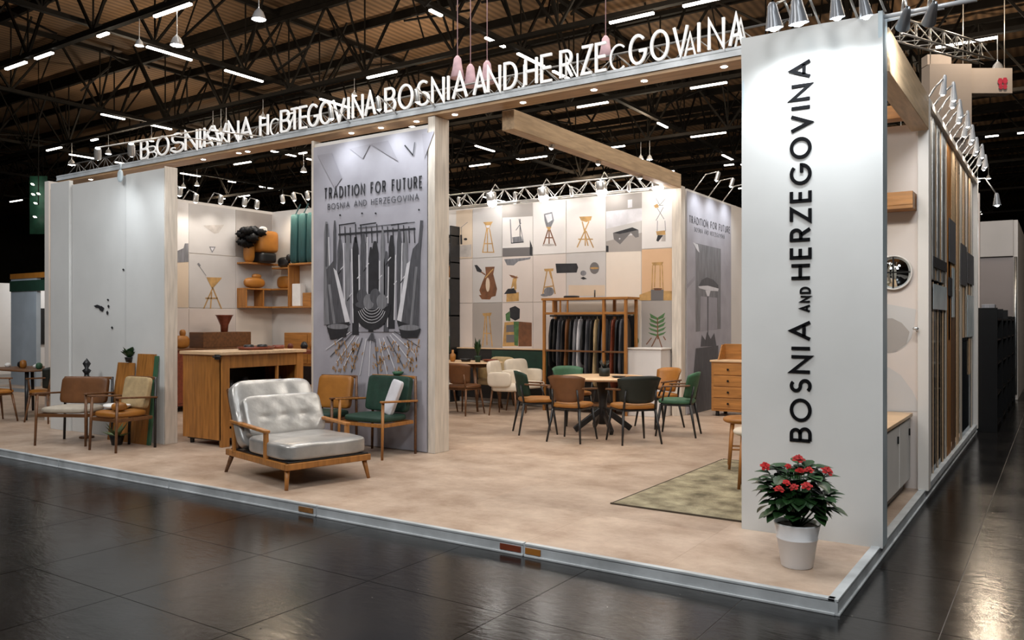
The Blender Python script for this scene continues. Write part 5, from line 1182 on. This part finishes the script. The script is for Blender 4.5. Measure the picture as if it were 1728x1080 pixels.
# slatted glass screen
XS = -1.0
scr = thing('slatted_screen', 'tall screen of timber slats and glass along the aisle edge of the platform', 'screen', (XS, 8.2, 0)); LS = 4.95
b = B(); b.bb(-.04, .04, 0, LS, 3.44, 3.50, bev=.004); obj('top_rail', b, 'postwood', scr)
b = B(); b.bb(-.04, .04, 0, LS, .0, .06, bev=.004); obj('bottom_rail', b, 'alutrim', scr)
b = B(); b.bb(-.05, .05, LS, LS + .1, 0, 3.52, bev=.004); obj('end_post', b, 'whitewall', scr)
def sy(px): return PX(px, 0, XS).y - 8.2
for ya, yb, za, zb, m_ in ((.02, sy(1596), .06, 1.6, 'dglass'), (.02, sy(1596), 1.61, 3.43, 'cglass'), (sy(1622), LS - .02, .06, 1.25, 'dglass'), (sy(1622), LS - .02, 1.26, 3.43, 'cglass')):
    b = B(); b.bb(-.012, -.004, ya, yb, za, zb); obj('glass_pane', b, m_, scr)
b = B(); b.bb(-.09, -.075, .02, LS - .02, .06, 1.9); obj('backing_board', b, 'ink2', scr)
b = B(); b.bb(-.09, -.075, .02, LS - .02, 1.91, 3.4); obj('backing_board', b, 'beamwood', scr)
def strip(pa, pb, za, zb, m_, pr=.006):
    b = B(); b.bb(0, pr, sy(pa), sy(pb), za, zb, bev=.002); obj('slat', b, m_, scr)
for pa, pb in ((1572, 1576), (1580, 1584), (1588, 1593)):
    strip(pa, pb, 1.9, 3.43, 'truss', .012); strip(pa + 1.6, pb - 1.6, .06, 1.88, 'oakl')
for (pa, pb, m_) in ((1568, 1570.5, 'postwood'), (1577, 1578.5, 'oakl'), (1585.5, 1587, 'oakl'), (1594, 1596.5, 'postwood')): strip(pa, pb, .06 if m_ == 'postwood' else 1.9, 3.43, m_)
for (pa, pb, za, zb, m_) in ((1598, 1604, .06, 3.43, 'oak'), (1605, 1611, 1.9, 3.43, 'beamwoodY'), (1606, 1611, .06, 1.88, 'walnut'), (1613, 1617, .06, 3.43, 'oakl'), (1599.5, 1602, 1.3, 2.3, 'reddish'), (1619, 1622.5, .06, 3.43, 'postwood'),
    (1624, 1627, 1.3, 3.43, 'oakl'), (1629, 1632, 1.3, 3.43, 'postwood'), (1634, 1636.5, .8, 3.43, 'oakl'), (1638, 1640, .06, 3.43, 'postwood')): strip(pa, pb, za, zb, m_)
def pan(pa, pb, za, zb, m_): b = B(); b.bb(.013, .018, sy(pa), sy(pb), za, zb); obj('panel', b, m_, scr)
for pa, pb, za, zb, m_ in ((1572, 1595, 1.62, 1.86, 'frost'), (1572, 1595, 2.02, 2.12, 'ink'), (1598, 1604, 1.78, 1.98, 'ink'), (1599, 1610, 2.15, 2.62, 'ink2'), (1619, 1629, 1.95, 2.45, 'ink2'), (1630, 1641, 2.0, 2.40, 'ink2'), (1604, 1608, 1.55, 2.1, 'frost'), (1630, 1641, 1.3, 1.85, 'frost')): pan(pa, pb, za, zb, m_)
ORD = ['first', 'second', 'third', 'fourth', 'fifth', 'sixth', 'seventh', 'eighth', 'ninth', 'tenth', 'eleventh', 'twelfth', 'thirteenth', 'fourteenth', 'fifteenth', 'sixteenth', 'seventeenth', 'eighteenth', 'nineteenth', 'twentieth', 'twenty-first', 'twenty-second', 'twenty-third', 'twenty-fourth']
for k in range(15):
    y = 8.35 + k * .335
    spot((XS + .12 + .05 * (k % 2), y + .07 * (k % 3), 3.57 + .03 * (k % 3)), (XS - .05 + .2 * (k % 2), y + .5, 2.6), 16, ORD[k] + ' white cone lamp from the tower along the top of the slatted screen', 'cone lamps on the slatted screen', 'cone', False, .028, 110, arm=(XS, y - .12, 3.50), light=(k % 2 == 0))
spot((XS + .28, 13.2, 3.12), (XS + .3, 13.3, 2), 20, 'white lamp on a curved arm at the end of the slatted screen', 'end lamp', 'cone', True, .045, 110, arm=(XS, 13.15, 3.5))

# black shelving beyond the booth
t = thing('black_shelving', 'row of black open shelving beyond the slatted screen', 'shelving', (-1.45, 13.5, HZf))
b = B(); b.bb(0, .02, 0, 5.6, 0, 1.78); obj('back_panel', b, 'deepblack', t)
for y in (0, 1.4, 2.8, 4.2, 5.57): b = B(); b.bb(0, .72, y, y + .03, 0, 1.78 - .1 * (y > 3), bev=.003); obj('upright', b, 'deepblack', t)
for z in (.05, .5, .95, 1.3, 1.6): b = B(); b.bb(.02, .70, .03, 5.57, z, z + .03, bev=.003); obj('shelf_board', b, 'deepblack', t)
for k in range(12):
    y = .2 + k * .42; z = (.98, 1.33, 1.63, .53)[k % 4]; b = B(); b.bb(0, .18, 0, .24, 0, .12 + .05 * (k % 3), bev=.008); o = obj('packet', b, ['whitecloth', 'redprint', 'ink3', 'ochre'][k % 4], loc=(-1.0, 13.5 + y, z + HZf)); tag(o, ['white', 'red', 'grey', 'ochre'][k % 4] + ' packet on the black shelving, ' + ORDN[k] + ' from the front', 'packet', ['white', 'red', 'grey', 'ochre'][k % 4] + ' packets on the black shelving')
# neighbouring booth wall
nb = thing('neighbour_booth', 'mauve-grey neighbouring booth wall with white lit edge at the right', 'booth', (-2.2, 19.5, HZf))
b = B(); b.bb(-3, 1.42, 0, .15, 0, 2.9); obj('lower_wall', b, 'mauve', nb); b = B(); b.bb(-3, 1.42, -.05, .15, 2.92, 3.65); obj('upper_band', b, 'p_lgrey', nb)
b = B(); b.bb(1.42, 1.50, 0, 4.5, 0, 3.65); obj('side_wall', b, 'p_white', nb)
b = B(); b.tube((1.46, -.04, .1), (1.46, -.04, 2.9), .03); obj('corner_post', b, 'alu', nb)
t = thing('far_stand', 'distant stand with red and white sign at the far right edge', 'stand', (.9, 26, HZf))
b = B(); b.bb(0, 3, 0, .2, 0, 2.4); obj('wall', b, 'mauve', t); b = B(); b.bb(0.1, 2.8, -.05, -.01, 1.6, 2.2); obj('sign_board', b, 'whitecloth', t); b = B(); b.bb(.2, .9, -.07, -.055, 1.75, 2.1); obj('sign_patch', b, 'redprint', t)
b = B(); b.bb(0, 3, -.5, -.1, .4, .45); b.bb(0, 3, -.5, -.1, 1.0, 1.05); obj('shelf_board', b, 'whitecloth', t)
# hanging fabric blocks
hb = thing('hanging_fabric_sign', 'beige cross-shaped fabric sign hanging in the hall right of the tower', 'hanging sign', (0, 0, 0))
D0 = 20
def blk(xa, ya, xb, yb, dd, m='beigeblock', th=.5, nm='fabric_block'):
    p = PD(xa, yb, dd); q_ = PD(xb, ya, dd); mid_ = (p + q_) / 2; wx = (Vector((q_.x, q_.y)) - Vector((p.x, p.y))).length
    m_ = Matrix.Translation(mid_) @ Matrix.Rotation(math.atan2(RT.y, RT.x), 4, 'Z'); b = B(); b.box(None, (wx, th, q_.z - p.z), mtx=m_); return obj(nm, b, m, hb)
blk(1562, 112, 1632, 235, 20, th=.4); blk(1632, 118, 1702, 160, 20.1, th=.3); blk(1560, 95, 1600, 112, 20.3, th=.3); blk(1600, 235, 1645, 262, 20.2, th=.3); blk(1545, 150, 1562, 220, 20.4, th=.2)
b = B()
for (dx, dy, s) in ((-4, -4, 6), (4, -5, 6), (-3, 5, 5), (4, 5, 5)):
    pts = [(1692 + dx + s * math.cos(R(a)) * .8, 141 + dy + s * math.sin(R(a))) for a in range(0, 360, 60)]; b._new([PD(x, y, 19.92) for x, y in pts], [list(range(6))])
obj('butterfly_mark', b, 'redprint', hb, recalc=False)
b = B()
for px in (1570, 1625, 1695): p = PD(px, 118, 20); b.tube(p, (p.x, p.y, 9.6), .012)
obj('cable', b, 'truss', hb)

# ================================================================== FAR LEFT BOOTH
fl = thing('far_left_booth', 'white and dark neighbouring booth at the far left behind the platform', 'booth', (-17.5, 9.6, HZf))
b = B(); b.bb(-3.4, -2.2, 0, .1, 0, 2.6); obj('wall_panel', b, 'bluegrey', fl); b = B(); b.bb(.3, 1.6, 2.4, 2.5, 0, 2.4); obj('wall_panel', b, 'p_white', fl)
p = PD(36, 700, 20); 
b = B(); b.bb(-.2, .05, 0, .15, 0, 3.1); obj('post', b, 'whitewall', fl); b = B(); b.bb(-3.4, .9, -.02, .12, 2.6, 2.72); obj('fascia', b, 'ochre', fl); b = B(); b.bb(-3.4, .0, -.03, .1, 2.3, 2.55); obj('fascia', b, 'green', fl)
b = B(); b.bb(-3.3, 3.4, .8, 1.3, .85, .9); obj('counter_top', b, 'p_white', fl); b = B(); b.bb(-3.3, 3.4, .85, 1.25, 0, .85); obj('counter', b, 'black', fl)
b = B(); b.bb(-9.1, -9.0, -1, 7.5, 0, 2.75); obj('rear_wall', b, 'p_white', fl); b = B(); b.bb(-8.99, -8.9, 3.2, 4.1, .9, 2.0); b.bb(-8.99, -8.9, 1.0, 2.0, .9, 1.9); obj('dark_screen', b, 'black', fl)
spot((-24.6, 13.0, 2.9), (-26.6, 13.2, 1.5), 120, 'lamp lighting the white rear wall of the far left booth', 'far booth lamps', 'can', True, .06, 150)
spot((-18.6, 8.2, 2.9), (-19.5, 9.6, 1.2), 60, 'lamp lighting the blue-grey panel of the far left booth', 'far booth lamps', 'can', True, .06, 130)
b = B(); b.bb(-1.0, 2.8, 3.9, 4.3, .4, 1.75); obj('black_case', b, 'black', fl)
t = thing('green_banner', 'dark green vertical banner with small lit windows in the dark far left', 'banner', (0, 0, 0))
v0 = PD(50, 395, 34); v1 = PD(80, 297, 34)
b = B(); b._new([(v0.x, v0.y, v0.z), (v1.x, v1.y, v0.z), (v1.x, v1.y, v1.z), (v0.x, v0.y, v1.z)], [[0, 1, 2, 3]]); b.bm.faces.ensure_lookup_table(); obj('cloth', b, 'greenlit', t); b = B(); b.tube(v0 * .5 + v1 * .5, ((v0.x + v1.x) / 2, (v0.y + v1.y) / 2, 12.6), .02); obj('cable', b, 'steel', t)
for px, py in ((37, 311), (47, 327), (38, 328), (42, 343), (41, 366)):
    p = PD(px + 18, py, 33.7); b = B(); b.bar(p - Vector((.15, -.1, 0)), p + Vector((.15, -.1, 0)), .08, .03); obj('lit_window', b, 'strip', t)
# pink pendant shades above the beam
for k, (px, py) in enumerate(((772, 132), (794, 146), (822, 140), (1022, 98))):
    p = PD(px, py, 11); b = B(); b.lathe([(.02, .30), (.05, .26), (.07, .12), (.10, 0), (.08, 0)], (0, 0, 0), 12); b.tube((0, 0, .3), (0, 0, 9.6 - p.z), .006)
    o = obj('pendant_lamp', b, 'pinkcloth', loc=p); tag(o, ['leftmost pink cloth pendant above the letters, tall and narrow', 'flared pink pendant beside the narrow one above the letters', 'short pink pendant above the start of the word AND', 'single pink pendant above the right half of the letters'][k], 'pendant')

# ================================================================== POTTED PLANT IN FRONT OF THE TOWER
pp = PZ(1345, 955); 
t = thing('potted_plant', 'red-flowering plant in a white plastic pot in front of the sign tower', 'potted plant', (pp.x, pp.y, 0))
PR, PH = .135, .27
b = B(); b.lathe([(.001, 0), (.088, 0), (.094, .006), (.118, .17), (.122, .172), (.122, .18), (.119, .185), (.135, PH - .012), (.139, PH), (.131, PH), (.125, PH - .03), (.001, PH - .035)], n=40, cap=False); obj('pot', b, 'pot', t)
b = B(); b.lathe([(.001, PH - .02), (.126, PH - .022)], n=24, cap=False); obj('soil', b, 'soil', t)
b = B()
nu = 5
def lf(u, v):
    s = (v - .5) * 2; wd = math.sin(min(1, u * 1.02) * math.pi) ** .8 * .50 * (1 - .35 * u)
    return Vector((s * wd, u, -.22 * u * u + .10 * abs(s) * wd * 2 + .0))
b.grid(lf, 7, 4); leaf_me = None
lo0 = obj('leaf', b, 'leaf', t); first = True
random.seed(11); stems = B()
fl_px = [(1291, 787, 6), (1347, 776, 8), (1395, 796, 8), (1350, 796, 6), (1365, 794, 6), (1314, 827, 7), (1327, 815, 5), (1340, 823, 6), (1361, 821, 7), (1330, 787, 4)]
cen = Vector((0, 0, PH + .18))
for k in range(230):
    a = random.uniform(0, 6.283); el = random.uniform(-.75, 1.2); rr = random.uniform(.15, 1.0) ** .8
    d = Vector((math.cos(a) * math.cos(el) * 1.05, math.sin(a) * math.cos(el) * .85, math.sin(el) * .95))
    pos = cen + d * (.02 + .18 * rr); pos.z -= .01
    if pos.z < PH - .02: pos.z = PH - .02 + random.random() * .03
    o = lo0 if first else lo0.copy()
    if not first: C.objects.link(o)
    first = False
    out = Vector((math.cos(a), math.sin(a), random.uniform(-.5, .45) + .2 * math.sin(el))).normalized()
    q_ = out.to_track_quat('Y', 'Z'); o.rotation_mode = 'QUATERNION'; o.rotation_quaternion = q_; s = random.uniform(.075, .115); o.scale = (s * 1.05, s, s); o.location = pos
    if k % 5 == 0: stems.tube((0.3 * pos.x * .3, .1 * pos.y, PH - .03), pos, .005, .003, 5)
obj('stem', stems, 'leaf', t)
b = B()
for ring, (n_, rad, tz_) in enumerate(((5, 1, .0), (5, .7, .35), (3, .4, .6))):
    for k in range(n_):
        a = 6.283 * k / n_ + ring * .6; ca, sa = math.cos(a), math.sin(a); c_ = Vector((ca, sa, 0)); sd = Vector((-sa, ca, 0))
        b._new([Vector((0, 0, tz_ * .5)), c_ * rad * .6 + sd * .42 * rad + Vector((0, 0, tz_ + .15)), c_ * rad + sd * .2 * rad + Vector((0, 0, tz_ + .1)), c_ * rad - sd * .2 * rad + Vector((0, 0, tz_ + .0)), c_ * rad * .6 - sd * .42 * rad + Vector((0, 0, tz_ + .15))], [[0, 1, 2, 3, 4]], True)
f0 = obj('flower', b, 'red', t); first = True
dcam = (-Vector((pp.x, pp.y, 0))).normalized()
for px, py, s in fl_px:
    d = Vector((pp.x, pp.y)).dot(FW) - (.26 if py > 805 else .10); p = PD(px, py, d) - Vector((pp.x, pp.y, 0))
    o = f0 if first else f0.copy()
    if not first: C.objects.link(o)
    first = False; o.location = p; o.scale = (s * 1.45 / FP * d,) * 3; o.rotation_euler = (random.uniform(.2, .8), random.uniform(-.4, .4), random.uniform(.2, .9))
    if not (py > 805): 
        b = B(); b.tube((0, 0, PH), p, .005, .003, 5); obj('flower_stem', b, 'leaf', t)
print('objects', len(bpy.data.objects))
